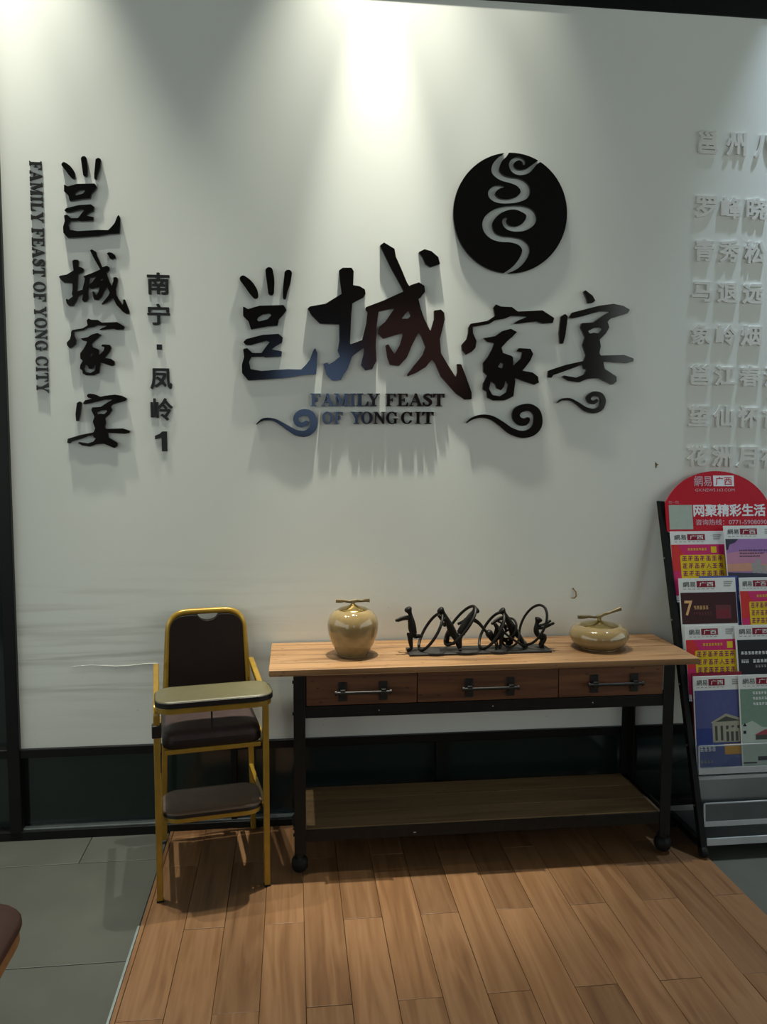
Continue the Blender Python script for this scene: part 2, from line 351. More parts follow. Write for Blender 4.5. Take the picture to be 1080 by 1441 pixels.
def raised(name, loops, deep, to_xz, yf, thick, m, pins=True, bevel=0.0):
    """a flat cut-out character standing off the wall on little pins; wall plane is y = 0"""
    g = MB(); g.prism(loops, lambda p: (*to_xz(p)[:1], yf, to_xz(p)[1]), lambda p: (to_xz(p)[0], yf + thick, to_xz(p)[1]))
    if pins and yf + thick < -0.002:
        for x, y, d in deep:
            c = to_xz((x, y)); e = to_xz((x + d, y)); r = min(0.004, 0.6 * math.hypot(e[0] - c[0], e[1] - c[1]))
            g.tube([(c[0], yf + thick * 0.9, c[1]), (c[0], 0.0, c[1])], r, 6)
    a = np.array(g.v); c = (a.min(0) + a.max(0)) / 2
    return g.build(name, m, None, True, origin=tuple(c), angle=25)

FONT = {}
def glyphs(s, bold=0.0, res=3):
    """text as a unit-box prism, from Blender's built-in font; bold grows the strokes"""
    key = (s, bold)
    if key in FONT: return FONT[key]
    c = bpy.data.curves.new('t', 'FONT'); c.body = s; c.resolution_u = res
    o = bpy.data.objects.new('t', c); COL.objects.link(o)
    me = bpy.data.meshes.new_from_object(o.evaluated_get(bpy.context.evaluated_depsgraph_get()))
    COL.objects.unlink(o); bpy.data.objects.remove(o); bpy.data.curves.remove(c)
    if bold <= 0:
        v2 = [p.co[:2] for p in me.vertices]; f = [tuple(p.vertices) for p in me.polygons]; bpy.data.meshes.remove(me)
        v = np.array([(x, y, 1.0) for x, y in v2])
    else:
        bm = bmesh.new(); bm.from_mesh(me); bmesh.ops.remove_doubles(bm, verts=bm.verts, dist=1e-5)
        seg = np.array([[*e.verts[0].co[:2], *e.verts[1].co[:2]] for e in bm.edges if len(e.link_faces) == 1]); bm.free(); bpy.data.meshes.remove(me)
        res_ = 0.0125; lo = seg.reshape(-1, 2).min(0) - 0.08; hi = seg.reshape(-1, 2).max(0) + 0.08
        xs = np.arange(lo[0], hi[0], res_); ys = np.arange(lo[1], hi[1], res_); X, Y = np.meshgrid(xs, ys); d = np.full(X.shape, 1e9); ins = np.zeros(X.shape, bool)
        for ax, ay, bx, by in seg:
            ex, ey = bx - ax, by - ay; t = np.clip(((X - ax) * ex + (Y - ay) * ey) / (ex * ex + ey * ey + 1e-15), 0, 1)
            d = np.minimum(d, (X - ax - t * ex) ** 2 + (Y - ay - t * ey) ** 2)
            if abs(ey) > 1e-12: ins ^= ((ay > Y) != (by > Y)) & (X < ex * (Y - ay) / ey + ax)
        d = np.sqrt(d); loops = trace(np.where(ins, -d, d) - bold, xs, ys, res_, 0.0022)
        g = MB(); g.prism(loops, lambda p: (p[0], p[1], 1.0), lambda p: (p[0], p[1], 0.0)); v = np.array(g.v); f = g.f
    lo, hi = v.min(0), v.max(0); v[:, :2] = (v[:, :2] - lo[:2]) / (hi - lo)[:2]
    FONT[key] = (v, f, 1.0); return FONT[key]

# ================================================================== STRUCTURE
H = 0.013                                                # stand-off of the black sign pieces
# --- back wall: white painted panel over a low dark glass strip
struct(MB().box(-1.072, 0.0, 0.365, 4.2, 0.12, 3.291).build('wall_back', 'wall', None, False), 'white painted wall with scuff marks behind the signs')
def trim(n, *b): return struct(box('trim_%d' % n, *b, 'frame_black', bevel=0.002))
trim(1, -1.118, -0.022, 0.0, -1.072, 0.12, 4.2)          # tall post at the left edge of the wall
trim(2, -1.072, -0.016, 0.332, 4.2, 0.10, 0.366)         # rail under the white wall
trim(3, -2.4, -0.022, 0.0, 4.2, 0.10, 0.036)             # bottom rail
trim(4, 0.585, -0.016, 0.036, 0.625, 0.10, 0.332)
trim(5, 1.42, -0.016, 0.036, 1.46, 0.10, 0.332)
trim(6, -0.26, -0.006, 0.036, -0.235, 0.10, 0.332)
trim(7, -2.4, -0.016, 0.332, -1.118, 0.10, 0.366)
trim(8, -1.118, -0.006, 3.291, 4.2, 0.12, 3.375)          # head beam over the white wall
def pane(n, x0, z0, x1, z1): return struct(box('window_%d' % n, x0, 0.03, z0, x1, 0.04, z1, 'dark_glass'), 'dark glass pane in black frame')
pane(1, -1.072, 0.036, -0.26, 0.332); pane(2, -0.235, 0.036, 0.585, 0.332); pane(3, 0.625, 0.036, 1.42, 0.332); pane(4, 1.46, 0.036, 4.2, 0.332)
pane(5, -2.4, 0.366, -1.118, 4.2); pane(6, -2.4, 0.036, -1.118, 0.332); pane(7, -1.072, 3.375, 4.2, 4.2)
struct(box('trim_9', -1.072, -0.006, 0.036, 0.585, 0.03, 0.040, 'metal_strip'))
# --- floor of grey tiles, each tile its own piece on the bed
fl = struct(MB().box(-6, -9, -0.05, 6, 0.3, -0.006).build('floor', 'grout', None, False), 'grey tiled floor')
WX0, WX1 = -0.505, 1.555
def tile_piece(x0, x1, y0, y1):
    g = 0.0016
    return MB().box(x0 + g, y0 + g, -0.006, x1 - g, y1 - g, 0.0).build('tile', 'tile', fl, True, 0.0012, origin=((x0 + x1) / 2, (y0 + y1) / 2, 0))
row = 0; yb = 0.0
for yb, ya in [(0.0, -0.222), (-0.222, -0.826), (-0.826, -1.43), (-1.43, -2.034), (-2.034, -2.638), (-2.638, -3.242)]:
    shift = -0.806 if row == 0 else -0.206
    for k in range(-3, 4):
        a, b = shift + 1.2 * k, shift + 1.2 * (k + 1)
        for lo, hi in ((-3.2, WX0), (WX1, 3.4)):
            x0, x1 = max(a, lo), min(b, hi)
            if x1 - x0 > 0.03: tile_piece(x0, x1, ya, yb)
    row += 1
# --- strip of wooden planks set into the tiles
wf = struct(MB().box(WX0 + 0.003, -4.2, -0.0058, WX1 - 0.003, -0.024, 0.001).build('wood_floor', 'plank_gap', None, False), 'inlaid strip of oak planks in the tiled floor')
PW = 0.128
for i in range(16):
    x0 = -0.486 + PW * i; x1 = min(x0 + PW, WX1 - 0.004)
    ys = [-0.024, -0.70, -1.50, -2.30, -3.10, -3.90] if i % 2 else [-0.024, -0.30, -1.10, -1.90, -2.70, -3.50, -4.20]
    for a, b in zip(ys[:-1], ys[1:]):
        g = 0.0005 + 0.0004 * random.random(); dz = random.uniform(0, 0.0012)
        MB().box(x0 + g, b + g, 0.0011, x1 - g, a - g, 0.009 + dz).build('plank', 'plank_wood', wf, True, 0.0012, origin=((x0 + x1) / 2, (a + b) / 2, 0))
for a, b in ((-0.024, -0.66), (-0.66, -1.6), (-1.6, -2.6), (-2.6, -4.2)):
    MB().box(WX0 + 0.0045, b + 0.001, 0.0011, -0.4865, a, 0.0098).build('edge_strip', 'plank_wood', wf, True, 0.002, origin=(-0.495, (a + b) / 2, 0))
struct(box('trim_10', WX0 - 0.004, -4.2, 0.0005, WX0 + 0.003, -0.66, 0.0085, 'metal_strip'))
# --- rest of the room (seen only as reflections), plus parts added for their light
struct(MB().box(-6, -9.1, 4.2, 6, 0.3, 4.3).build('ceiling', 'ceiling_grey', None, False), 'dark ceiling')
struct(MB().box(-3.5, -9.1, 0, 5, -9, 4.2).build('wall_rear', 'rear_wall', None, False), 'brown rear wall of the room')
for sd, xa in (('left', -6.0), ('right', 5.9)): struct(MB().box(xa, -9, 0, xa + 0.1, 0.3, 1.3).build('wall_' + sd, 'rear_wall', None, False), 'unseen low side wall added to block low room light')  # low walls added out of view; room light enters only above them
struct(box('window_8', -0.20, -8.99, 1.75, 0.95, -8.96, 2.95, 'daylight'), 'daylit window in the rear wall')
struct(box('window_9', 1.1, -8.99, 2.4, 2.6, -8.96, 3.6, 'added_warm_glow'), 'added warm glowing panel on the rear wall')  # glowing panel added to put warm colour into the letter reflections

# ================================================================== SIGN LETTERING
A3 = (320, 330, 3.6); A4 = (600, 380, 3.6)
def crop_xz(A, yf, wmap=None):
    def f(p):
        x, y = p[0], p[1]
        if wmap: x, y = wmap(x, y)
        q = U(A[0] + x / A[2], A[1] + y / A[2], yf); return (q[0], q[2])
    return f
P = lambda *pts: (1, 'p', list(pts))
N = lambda *pts: (-1, 'p', list(pts))
S = lambda *pts: (1, 's', list(pts))
CH = {}
CH['yong'] = [S((80, 224, 17), (106, 250, 22), (130, 285, 22), (143, 310, 15)), S((212, 184, 19), (219, 232, 20), (222, 293, 15)), S((309, 197, 19), (303, 245, 17), (294, 285, 12), (290, 320, 8)),
  P((80, 363), (105, 378), (165, 360), (285, 357), (301, 383), (285, 405), (262, 430), (255, 462), (200, 466), (120, 481), (108, 440), (80, 412)), N((150, 432), (158, 418), (180, 405), (215, 399), (223, 409), (205, 429), (160, 441)),
  P((82, 545), (95, 530), (180, 508), (260, 503), (282, 522), (278, 548), (245, 565), (225, 582), (277, 592), (275, 618), (190, 622), (170, 606), (195, 570), (215, 545), (200, 537), (120, 560), (95, 560)),
  P((80, 580), (100, 575), (127, 600), (190, 600), (190, 618), (122, 620), (110, 645), (118, 682), (170, 691), (310, 682), (375, 684), (400, 658), (418, 635), (435, 590), (445, 575), (457, 600), (455, 660), (451, 708), (380, 712), (310, 725), (180, 735), (105, 739), (75, 702), (74, 660), (85, 620))]
CH['cheng'] = [P((566, 182), (585, 168), (630, 168), (641, 185), (636, 330), (629, 400), (622, 552), (642, 595), (610, 680), (575, 737), (530, 740), (500, 706), (488, 655), (505, 648), (516, 660), (545, 640), (572, 618), (560, 590), (568, 540), (568, 455), (470, 452), (425, 407), (407, 375), (420, 364), (500, 350), (580, 300), (572, 240)),
  P((628, 255), (670, 261), (698, 278), (701, 300), (690, 320), (655, 337), (628, 352)), P((600, 565), (680, 536), (702, 536), (695, 570), (640, 612), (600, 650)),
  P((699, 378), (703, 368), (790, 335), (890, 290), (930, 256), (972, 242), (1000, 260), (1003, 290), (978, 322), (900, 345), (845, 374), (760, 392), (718, 404)),
  P((712, 385), (768, 380), (757, 470), (753, 560), (756, 640), (735, 682), (700, 689), (678, 660), (690, 610), (698, 540), (684, 535), (705, 450)),
  P((880, 300), (965, 310), (975, 350), (987, 400), (1002, 450), (962, 510), (937, 560), (910, 625), (870, 666), (825, 661), (811, 622), (803, 562), (815, 555), (848, 606), (875, 560), (892, 498), (840, 513), (790, 528), (765, 502), (768, 470), (800, 443), (850, 372)), N((884, 428), (902, 402), (920, 384), (930, 412), (916, 426)),
  P((774, 55), (795, 40), (848, 72), (855, 112), (885, 180), (912, 245), (950, 300), (975, 360), (1000, 430), (1030, 490), (1048, 430), (1048, 385), (1083, 380), (1100, 396), (1103, 430), (1078, 530), (1083, 600), (1118, 660), (1158, 722), (1166, 700), (1164, 655), (1186, 657), (1203, 700), (1239, 800), (1239, 835), (1203, 836), (1158, 805), (1083, 720), (1055, 655), (1040, 630), (1005, 672), (960, 700), (914, 719), (912, 709), (950, 660), (990, 610), (1005, 570), (985, 520), (940, 420), (900, 300), (880, 260), (830, 170)),
  P((969, 90), (1000, 74), (1035, 84), (1070, 114), (1079, 150), (1030, 166), (1005, 150), (990, 115))]
CH['jia'] = [P((214, 290), (236, 280), (238, 320), (256, 360), (250, 395), (230, 415), (203, 429), (182, 405), (179, 380), (205, 350), (213, 320)),
  P((217, 287), (225, 272), (310, 258), (350, 232), (341, 190), (355, 174), (380, 185), (435, 187), (465, 210), (590, 204), (650, 243), (642, 268), (590, 271), (560, 260), (470, 271), (440, 273), (470, 254), (520, 235), (430, 232), (400, 246), (350, 254), (320, 273), (245, 287)),
  P((291, 345), (350, 335), (385, 310), (430, 297), (461, 314), (440, 336), (410, 362), (382, 392), (390, 420), (430, 433), (441, 442), (442, 486), (480, 448), (488, 417), (459, 412), (470, 395), (530, 399), (543, 425), (530, 457), (500, 496), (487, 510), (540, 519), (568, 540), (571, 570), (550, 581), (500, 566), (450, 546), (452, 570), (443, 640), (400, 660), (340, 661), (310, 646), (307, 616), (287, 605), (289, 575), (310, 535), (290, 516), (289, 470), (310, 445), (335, 400), (346, 370), (310, 363)),
  N((364, 491), (378, 467), (393, 475), (386, 499)), N((328, 562), (350, 578), (358, 600), (380, 609), (395, 591), (404, 556), (416, 580), (408, 618), (374, 640), (336, 633), (319, 602))]
CH['yan'] = [P((798, 108), (808, 102), (845, 130), (858, 155), (845, 166), (820, 169), (815, 145)), P((683, 235), (705, 222), (719, 235), (706, 330), (695, 373), (678, 373), (674, 320)),
  P((724, 240), (740, 215), (880, 180), (950, 171), (1000, 181), (1033, 200), (1022, 219), (935, 246), (920, 262), (929, 290), (911, 322), (880, 352), (886, 385), (879, 420), (885, 433), (1005, 430), (1053, 448), (1050, 463), (1020, 471), (898, 463), (905, 500), (966, 540), (966, 565), (945, 581), (900, 561), (870, 546), (820, 551), (775, 569), (720, 561), (689, 541), (700, 534), (760, 545), (800, 530), (815, 505), (799, 500), (795, 478), (700, 513), (645, 532), (635, 546), (616, 543), (619, 510), (650, 499), (710, 480), (800, 460), (811, 430), (794, 380), (806, 340), (784, 290), (789, 269), (850, 265), (900, 228), (938, 208), (880, 209), (800, 232), (745, 245)),
  N((821, 309), (850, 293), (885, 289), (896, 296), (875, 321), (850, 317), (830, 323))]
names = {'yong': '邕', 'cheng': '城', 'jia': '家', 'yan': '宴'}
big = [('yong', A3, 'smallest of the four large brush characters, at the left end'), ('cheng', A3, 'tallest of the four large brush characters with the long sweeping hook'),
       ('jia', A4, 'third large brush character, right of the tall one with the hook'), ('yan', A4, 'last large brush character, below the round emblem at the right end')]
for k, A, d in big:
    lo, dp = outline(CH[k], 4.0); o = raised('brush_character', lo, dp, crop_xz(A, -H), -H, H - 0.0003, 'black_acrylic')
    tag(o, 'glossy black %s, %s' % (names[k], d), 'sign character', 'large brush characters of the centre sign')
def bbmap(src, dst):
    sx = (dst[2] - dst[0]) / (src[2] - src[0]); sy = (dst[3] - dst[1]) / (src[3] - src[1])
    return lambda x, y: (dst[0] + (x - src[0]) * sx, dst[1] + (y - src[1]) * sy)
C1 = (30, 200, 1080 / 230.0); C2 = (30, 430, 1080 / 230.0)
small = [('yong', C1, (60, 165, 457, 740), (262, 92, 655, 634), 'top'), ('cheng', C1, (407, 40, 1239, 836), (248, 708, 715, 1136), 'second'),
         ('jia', C2, (179, 174, 650, 661), (300, 85, 682, 462), 'third'), ('yan', C2, (616, 171, 1053, 581), (303, 588, 718, 942), 'bottom')]
for k, A, s_, d_, pl in small:
    ops = CH[k][1:] + [S((770, 180, 16), (800, 185, 18), (835, 200, 16))] if k == 'yan' else CH[k]
    lo, dp = outline(ops, 5.0); o = raised('brush_character', lo, dp, crop_xz(A, -H, bbmap(s_, d_)), -H, H - 0.0003, 'black_acrylic')
    tag(o, 'glossy black brush character %s, %s of the vertical column at left' % (names[k], pl), 'sign character', 'small brush characters of the left column')
# curling cloud strokes under the sign
SW = [(A3, [(148, 960, 2), (185, 936, 6), (240, 940, 7), (300, 975, 11), (350, 1004, 14), (400, 1008, 16), (434, 980, 18), (438, 940, 18), (415, 906, 17), (375, 903, 16), (349, 927, 14), (354, 955, 13), (380, 965, 12), (400, 952, 10)], 'black curling cloud scroll left of the words OF YONG CIT'),
      (A4, [(205, 774, 2), (235, 752, 6), (280, 740, 8), (330, 748, 11), (380, 778, 14), (430, 815, 17), (490, 833, 18), (540, 818, 21), (566, 780, 23), (564, 730, 21), (540, 702, 19), (505, 695, 18), (465, 712, 20), (456, 742, 20), (472, 765, 20), (500, 770, 18), (514, 758, 13)], 'largest black cloud scroll, under the brush character 家'),
      (A4, [(665, 672, 2), (690, 656, 5), (730, 655, 6), (770, 677, 8), (810, 705, 11), (855, 714, 12), (888, 696, 13), (898, 660, 13), (884, 633, 12), (850, 626, 11), (824, 646, 11), (832, 666, 10), (850, 671, 9), (864, 661, 8)], 'small black cloud scroll under the brush character 宴')]
for A, st, lab in SW:
    lo, dp = outline([S(*st)], 2.5); tag(raised('cloud_scroll', lo, dp, crop_xz(A, -H), -H, H - 0.0003, 'black_acrylic'), lab, 'sign ornament', 'cloud scrolls of the centre sign')
# round emblem with cut-out smoke curls
A5 = (620, 200, 5.4)
cut = [(-1, 's', [(512, 70, 13), (492, 100, 15), (455, 130, 20), (424, 180, 28), (420, 220, 30), (445, 252, 26), (485, 276, 22), (540, 290, 22), (600, 308, 30), (643, 348, 37), (640, 398, 34), (590, 434, 22), (520, 450, 16), (450, 445, 18), (405, 420, 25), (390, 388, 27), (412, 356, 22), (450, 340, 13), (485, 338, 4)]),
       (-1, 's', [(765, 140, 8), (730, 160, 9), (700, 188, 14), (660, 220, 19), (605, 231, 20), (560, 212, 20), (540, 170, 18), (560, 137, 16), (600, 124, 13), (632, 142, 13), (636, 165, 10)]),
       (-1, 's', [(508, 574, 4), (488, 594, 15), (494, 625, 18), (525, 652, 18), (580, 660, 20), (645, 640, 30), (690, 590, 40), (680, 538, 32), (620, 506, 22), (550, 497, 14), (470, 512, 20), (405, 548, 30), (362, 600, 37), (362, 658, 37), (400, 710, 28), (460, 735, 22), (540, 742, 20), (608, 760, 25), (648, 802, 29), (645, 852, 27), (610, 912, 23), (560, 960, 16), (500, 992, 7), (470, 1010, 5)])]
lo, dp = outline([(1, 'p', ell(531, 539, 433, 459))] + cut, 4.5)
tag(raised('round_emblem', lo, dp, crop_xz(A5, -H), -H, H - 0.0003, 'black_acrylic'), 'large round black emblem with cut-out smoke curls above the brush characters', 'emblem')

# --- serif capitals (unit height 100, y up)
LT = {'F': (80, [P((12, 0), (34, 0), (34, 100), (12, 100)), P((2, 0), (46, 0), (46, 7), (2, 7)), P((2, 93), (78, 93), (78, 100), (2, 100)), P((79, 100), (79, 70), (74, 70), (62, 95)), P((30, 46), (58, 46), (58, 54), (30, 54)), P((53, 34), (58, 34), (58, 66), (53, 66))]),
 'E': (82, [P((12, 0), (34, 0), (34, 100), (12, 100)), P((2, 0), (80, 0), (80, 7), (2, 7)), P((2, 93), (78, 93), (78, 100), (2, 100)), P((78, 100), (78, 72), (73, 72), (62, 95)), P((81, 0), (81, 32), (76, 32), (62, 5)), P((30, 46), (56, 46), (56, 54), (30, 54)), P((52, 34), (57, 34), (57, 66), (52, 66))]),
 'L': (80, [P((12, 0), (34, 0), (34, 100), (12, 100)), P((2, 0), (76, 0), (76, 7), (2, 7)), P((2, 93), (46, 93), (46, 100), (2, 100)), P((78, 0), (78, 38), (72, 38), (56, 4))]),
 'T': (86, [P((32, 0), (54, 0), (54, 100), (32, 100)), P((20, 0), (66, 0), (66, 7), (20, 7)), P((2, 93), (84, 93), (84, 100), (2, 100)), P((2, 100), (2, 68), (7, 68), (20, 95)), P((84, 100), (84, 68), (79, 68), (66, 95))]),
 'I': (48, [P((13, 0), (35, 0), (35, 100), (13, 100)), P((2, 0), (46, 0), (46, 7), (2, 7)), P((2, 93), (46, 93), (46, 100), (2, 100))]),
 'A': (100, [P((44, 101), (56, 101), (92, 4), (66, 4), (41, 80), (16, 4), (9, 4)), P((26, 30), (70, 30), (70, 38), (26, 38)), P((0, 0), (32, 0), (32, 7), (0, 7)), P((56, 0), (100, 0), (100, 7), (56, 7))]),
 'M': (118, [P((12, 4), (20, 4), (20, 96), (12, 96)), P((8, 100), (34, 100), (64, 22), (50, 2), (14, 92)), P((50, 2), (58, 2), (92, 96), (84, 96)), P((82, 0), (106, 0), (106, 100), (82, 100)), P((2, 0), (32, 0), (32, 7), (2, 7)), P((72, 0), (116, 0), (116, 7), (72, 7)), P((2, 93), (30, 93), (30, 100), (2, 100)), P((84, 93), (116, 93), (116, 100), (84, 100))]),
 'N': (100, [P((14, 4), (22, 4), (22, 96), (14, 96)), P((8, 100), (34, 100), (86, 22), (86, 0), (76, 0), (14, 88)), P((76, 0), (85, 0), (85, 96), (76, 96)), P((2, 0), (34, 0), (34, 7), (2, 7)), P((64, 93), (98, 93), (98, 100), (64, 100)), P((2, 93), (28, 93), (28, 100), (2, 100))]),
 'Y': (98, [P((8, 98), (34, 98), (60, 48), (60, 0), (38, 0), (38, 44)), P((48, 46), (58, 46), (90, 98), (78, 98)), P((0, 93), (44, 93), (44, 100), (0, 100)), P((64, 93), (98, 93), (98, 100), (64, 100)), P((26, 0), (72, 0), (72, 7), (26, 7))]),
 'O': (96, [P(*ell(48, 50, 47, 52)), N(*ell(48, 50, 23, 45))]),
 'C': (92, [P(*ell(48, 50, 47, 52)), N(*ell(50, 50, 25, 45)), N((58, 30), (110, 30), (110, 66), (58, 66)), N((88, -10), (120, -10), (120, 110), (88, 110)), P((82, 62), (88, 62), (88, 100), (82, 96), (70, 92))]),
 'G': (100, [P(*ell(48, 50, 47, 52)), N(*ell(50, 50, 25, 45)), N((58, 38), (110, 38), (110, 66), (58, 66)), N((88, -10), (120, -10), (120, 110), (88, 110)), P((82, 62), (88, 62), (88, 100), (82, 96), (70, 92)), P((66, 4), (88, 4), (88, 44), (66, 44)), P((56, 39), (98, 39), (98, 46), (56, 46))]),
 'S': (72, [S((62, 74, 4), (56, 90, 6), (38, 95, 7), (18, 86, 9), (17, 70, 11), (34, 56, 12), (52, 42, 13), (57, 24, 11), (44, 7, 7), (26, 5, 6), (12, 14, 5), (8, 28, 4)), P((62, 66), (67, 66), (67, 102), (60, 94)), P((3, 0), (9, 6), (8, 34), (3, 34))])}
LC = {k: outline(v[1], 2.2, 0.5) for k, v in LT.items()}
ORD = ['first', 'second', 'third', 'fourth', 'fifth', 'sixth']
def serif_centre(word, x0, x1, y0, y1, xs, line):
    for i, (ch, (a, b)) in enumerate(zip(word, xs)):
        lo, dp = LC[ch]; wd = LT[ch][0]; pa = U(430 + a / 5.143, 540 + y0 / 5.143, -H); pb = U(430 + b / 5.143, 540 + y1 / 5.143, -H)
        f = lambda p, pa=pa, pb=pb, wd=wd: (pa[0] + (pb[0] - pa[0]) * p[0] / wd, pb[2] + (pa[2] - pb[2]) * p[1] / 100)
        o = raised('serif_letter', lo, dp, f, -H, H - 0.0003, 'black_acrylic')
        tag(o, 'black serif letter %s, %s in %s under the large brush characters' % (ch, ORD[i], word), 'letter', 'serif letters of the centre sign')
serif_centre('FAMILY', 0, 0, 70, 163, [(34, 112), (114, 208), (208, 318), (318, 366), (368, 460), (448, 540)], 1)
serif_centre('FEAST', 0, 0, 71, 163, [(580, 655), (664, 745), (752, 850), (850, 922), (925, 1010)], 1)
serif_centre('OF', 0, 0, 203, 292, [(120, 200), (208, 272)], 2)
serif_centre('YONG', 0, 0, 203, 291, [(328, 412), (402, 488), (492, 582), (584, 672)], 2)
serif_centre('CIT', 0, 0, 203, 290, [(692, 775), (795, 838), (845, 932)], 2)
# vertical English line at the far left, reading downwards
yfv = -0.007; top = U(50, 226, yfv); bot = U(59.5, 553, yfv); xc = (top[0] + bot[0]) / 2; hh = 0.0435
text = 'FAMILY FEAST OF YONG CITY'; adv = [38 if c == ' ' else LT[c][0] + 6 for c in text]; tot = sum(adv) - 6; sc_ = (top[2] - bot[2]) / tot; z = top[2]
for wi, word in enumerate(text.split(' ')):
    for i, ch in enumerate(word):
        wd = LT[ch][0]; lo, dp = LC[ch]
        f = lambda p, z=z: (xc - hh / 2 + hh * p[1] / 100, z - p[0] * sc_)
        o = raised('serif_letter', lo, dp, f, yfv, 0.0068, 'matt_black', False)
        tag(o, 'small black letter %s, %s in %s of the vertical English line' % (ch, ORD[i], word), 'letter', 'letters of the vertical English line')
        z -= (wd + 6) * sc_
    z -= 38 * sc_
# sans-serif characters set on the wall
def block_char(name, ch, px0, py0, px1, py1, depth, m, bold):
    v, f, _ = glyphs(ch, bold); a = U(px0, py0, -depth); b = U(px1, py1, -depth)
    vs = [(a[0] + (b[0] - a[0]) * p[0], -0.0005 - (depth - 0.0005) * p[2], b[2] + (a[2] - b[2]) * p[1]) for p in v]
    g = MB(); g.add(vs, f); c = ((a[0] + b[0]) / 2, -depth / 2, (a[2] + b[2]) / 2)
    return g.build(name, m, None, False, origin=c)
for ch, b, pl in [('南', (206.5, 383, 239, 415), 'topmost'), ('宁', (207, 427, 239.5, 458), 'second from top, above the dot'), ('凤', (211, 518, 242.5, 548), 'just below the dot'), ('岭', (211.5, 560, 243.5, 592), 'just above the numeral'), ]:
    o = block_char('sign_character', ch, *b, 0.0065, 'matt_black', 0.022)
    tag(o, 'small black %s, %s of the short vertical line' % (ch, pl), 'sign character', 'characters of the short vertical line')
a, b = U(218, 607, -0.0065), U(235.5, 635, -0.0065); lo = [[(0.55, 0.0), (1.0, 0.0), (1.0, 1.0), (0.62, 1.0), (0.40, 0.88), (0.0, 0.78), (0.0, 0.60), (0.30, 0.64), (0.55, 0.71)]]
tag(raised('sign_character', lo, [], lambda p: (a[0] + (b[0] - a[0]) * p[0], b[2] + (a[2] - b[2]) * p[1]), -0.0065, 0.0063, 'matt_black', False), 'small black numeral 1 at the bottom of the short vertical line', 'sign character', 'characters of the short vertical line')
a, b = U(220.5, 484.5, -0.0065), U(228, 492, -0.0065)
tag(box('sign_dot', a[0], -0.0065, b[2], b[0], 0.0, a[2], 'matt_black'), 'small square black dot between 宁 and 凤 on the wall', 'sign character')
# white raised characters at the right
rows = [('邕州八景', 182, 217, 984, 40.0, 0.0), ('罗峰晓霞', 275, 307, 981, 35.6, 1), ('青秀松涛', 336, 368, 978.5, 35.6, 2), ('马退远眺', 396, 425, 976, 35.6, 3), ('象岭烟岚', 456, 485, 974, 35.4, 4), ('邕江春泛', 513, 542, 973, 34.8, 5), ('望仙怀古', 570, 600, 971, 34.8, 6), ('花洲月夜', 627, 656, 969, 34.6, 7)]
for ri, (s_, y0, y1, x0, step, _) in enumerate(rows):
    for ci, ch in enumerate(s_):
        if x0 + ci * step > 1079: continue
        wpx = 27.5 if ri else 27; dy = (3.0 if ri == 0 else 1.5) * ci * (1 if ri < 4 else 0.6)
        o = block_char('raised_character', ch, x0 + ci * step, y0 + dy, x0 + ci * step + wpx, y1 + dy, 0.008, 'white_letter', 0.028)
        nm = 'heading' if ri == 0 else '%s line below the heading' % (ORD + ['seventh'])[ri - 1]
        tag(o, 'white raised character %s, %s in the %s at right' % (ch, ORD[ci], nm), 'sign character', 'white characters on the right of the wall')
# little marks left on the wall
g = MB(); q = U(807, 838, 0)
g.tube([(q[0] - 0.002, -0.003, q[2] + 0.030), (q[0] + 0.008, -0.010, q[2] + 0.016), (q[0] + 0.008, -0.014, q[2]), (q[0], -0.012, q[2] - 0.008), (q[0] - 0.012, -0.009, q[2] - 0.008)], [0.002, 0.003, 0.0035, 0.003, 0.002], 8)
g.tube([(q[0] - 0.002, 0.0, q[2] + 0.030), (q[0] - 0.002, -0.006, q[2] + 0.030)], 0.003, 8)
tag(g.build('wall_hook', 'rust', None, origin=(q[0], 0, q[2])), 'tiny rusty hook on the wall above the flat jar', 'hook')
lo, dp = outline([S((0, 14, 4), (4, 5, 5), (2, -6, 3)), S((4, 8, 3), (14, 8, 2))], 1.0); q = U(923, 656, 0)
tag(raised('wall_chip', lo, dp, lambda p: (q[0] + p[0] * 0.0007, q[2] + p[1] * 0.0009), -0.0016, 0.0016, 'rust', False), 'small dark chipped mark on the wall left of the white characters', 'wall mark')

rn = random.Random(3); st = []
for i in range(25): st.append((i * 5.0, 3.0 * math.sin(i * 0.35) + rn.uniform(-0.8, 0.8), rn.uniform(0.3, 0.8) * (1.0 if i > 8 else 0.4)))
lo, dp = outline([(1, 's', st)], 0.8); q = U(102, 938, 0); q2 = U(222, 934, 0)
tag(raised('paint_crack', lo, dp, lambda p: (q[0] + (q2[0] - q[0]) * p[0] / 120, q[2] + p[1] * 0.0012), -0.0015, 0.0015, 'white_letter', False), 'thin pale horizontal crack in the wall paint left of the high chair', 'wall mark')

# ================================================================== CONSOLE TABLE
T = empty('console_table', (0.70, -0.21, 0.0)); tag(T, 'long industrial console table with wooden top, three drawers, black steel legs and castors', 'table')
def tb(name, x0, y0, z0, x1, y1, z1, m, parent=None, bevel=0.0015):
    o = MB().box(x0, y0, z0, x1, y1, z1).build(name, m, None, True, bevel, origin=((x0 + x1) / 2, (y0 + y1) / 2, (z0 + z1) / 2))
    pr = parent or T; o.parent = pr; o.location = Vector(o.location) - Vector(WLOC[pr.name]); WLOC[o.name] = ((x0 + x1) / 2, (y0 + y1) / 2, (z0 + z1) / 2); return o
WLOC = {T.name: T.location[:]}
tt = tb('tabletop', -0.088, -0.4115, 0.7425, 1.513, -0.012, 0.7472, 'table_wood')
for ya, yb_ in ((-0.412, -0.314), (-0.313, -0.214), (-0.213, -0.112), (-0.111, -0.012)):
    tb('board', -0.09, ya, 0.747, 1.514 + random.uniform(-0.003, 0.003), yb_, 0.766, 'table_wood', tt, 0.002)
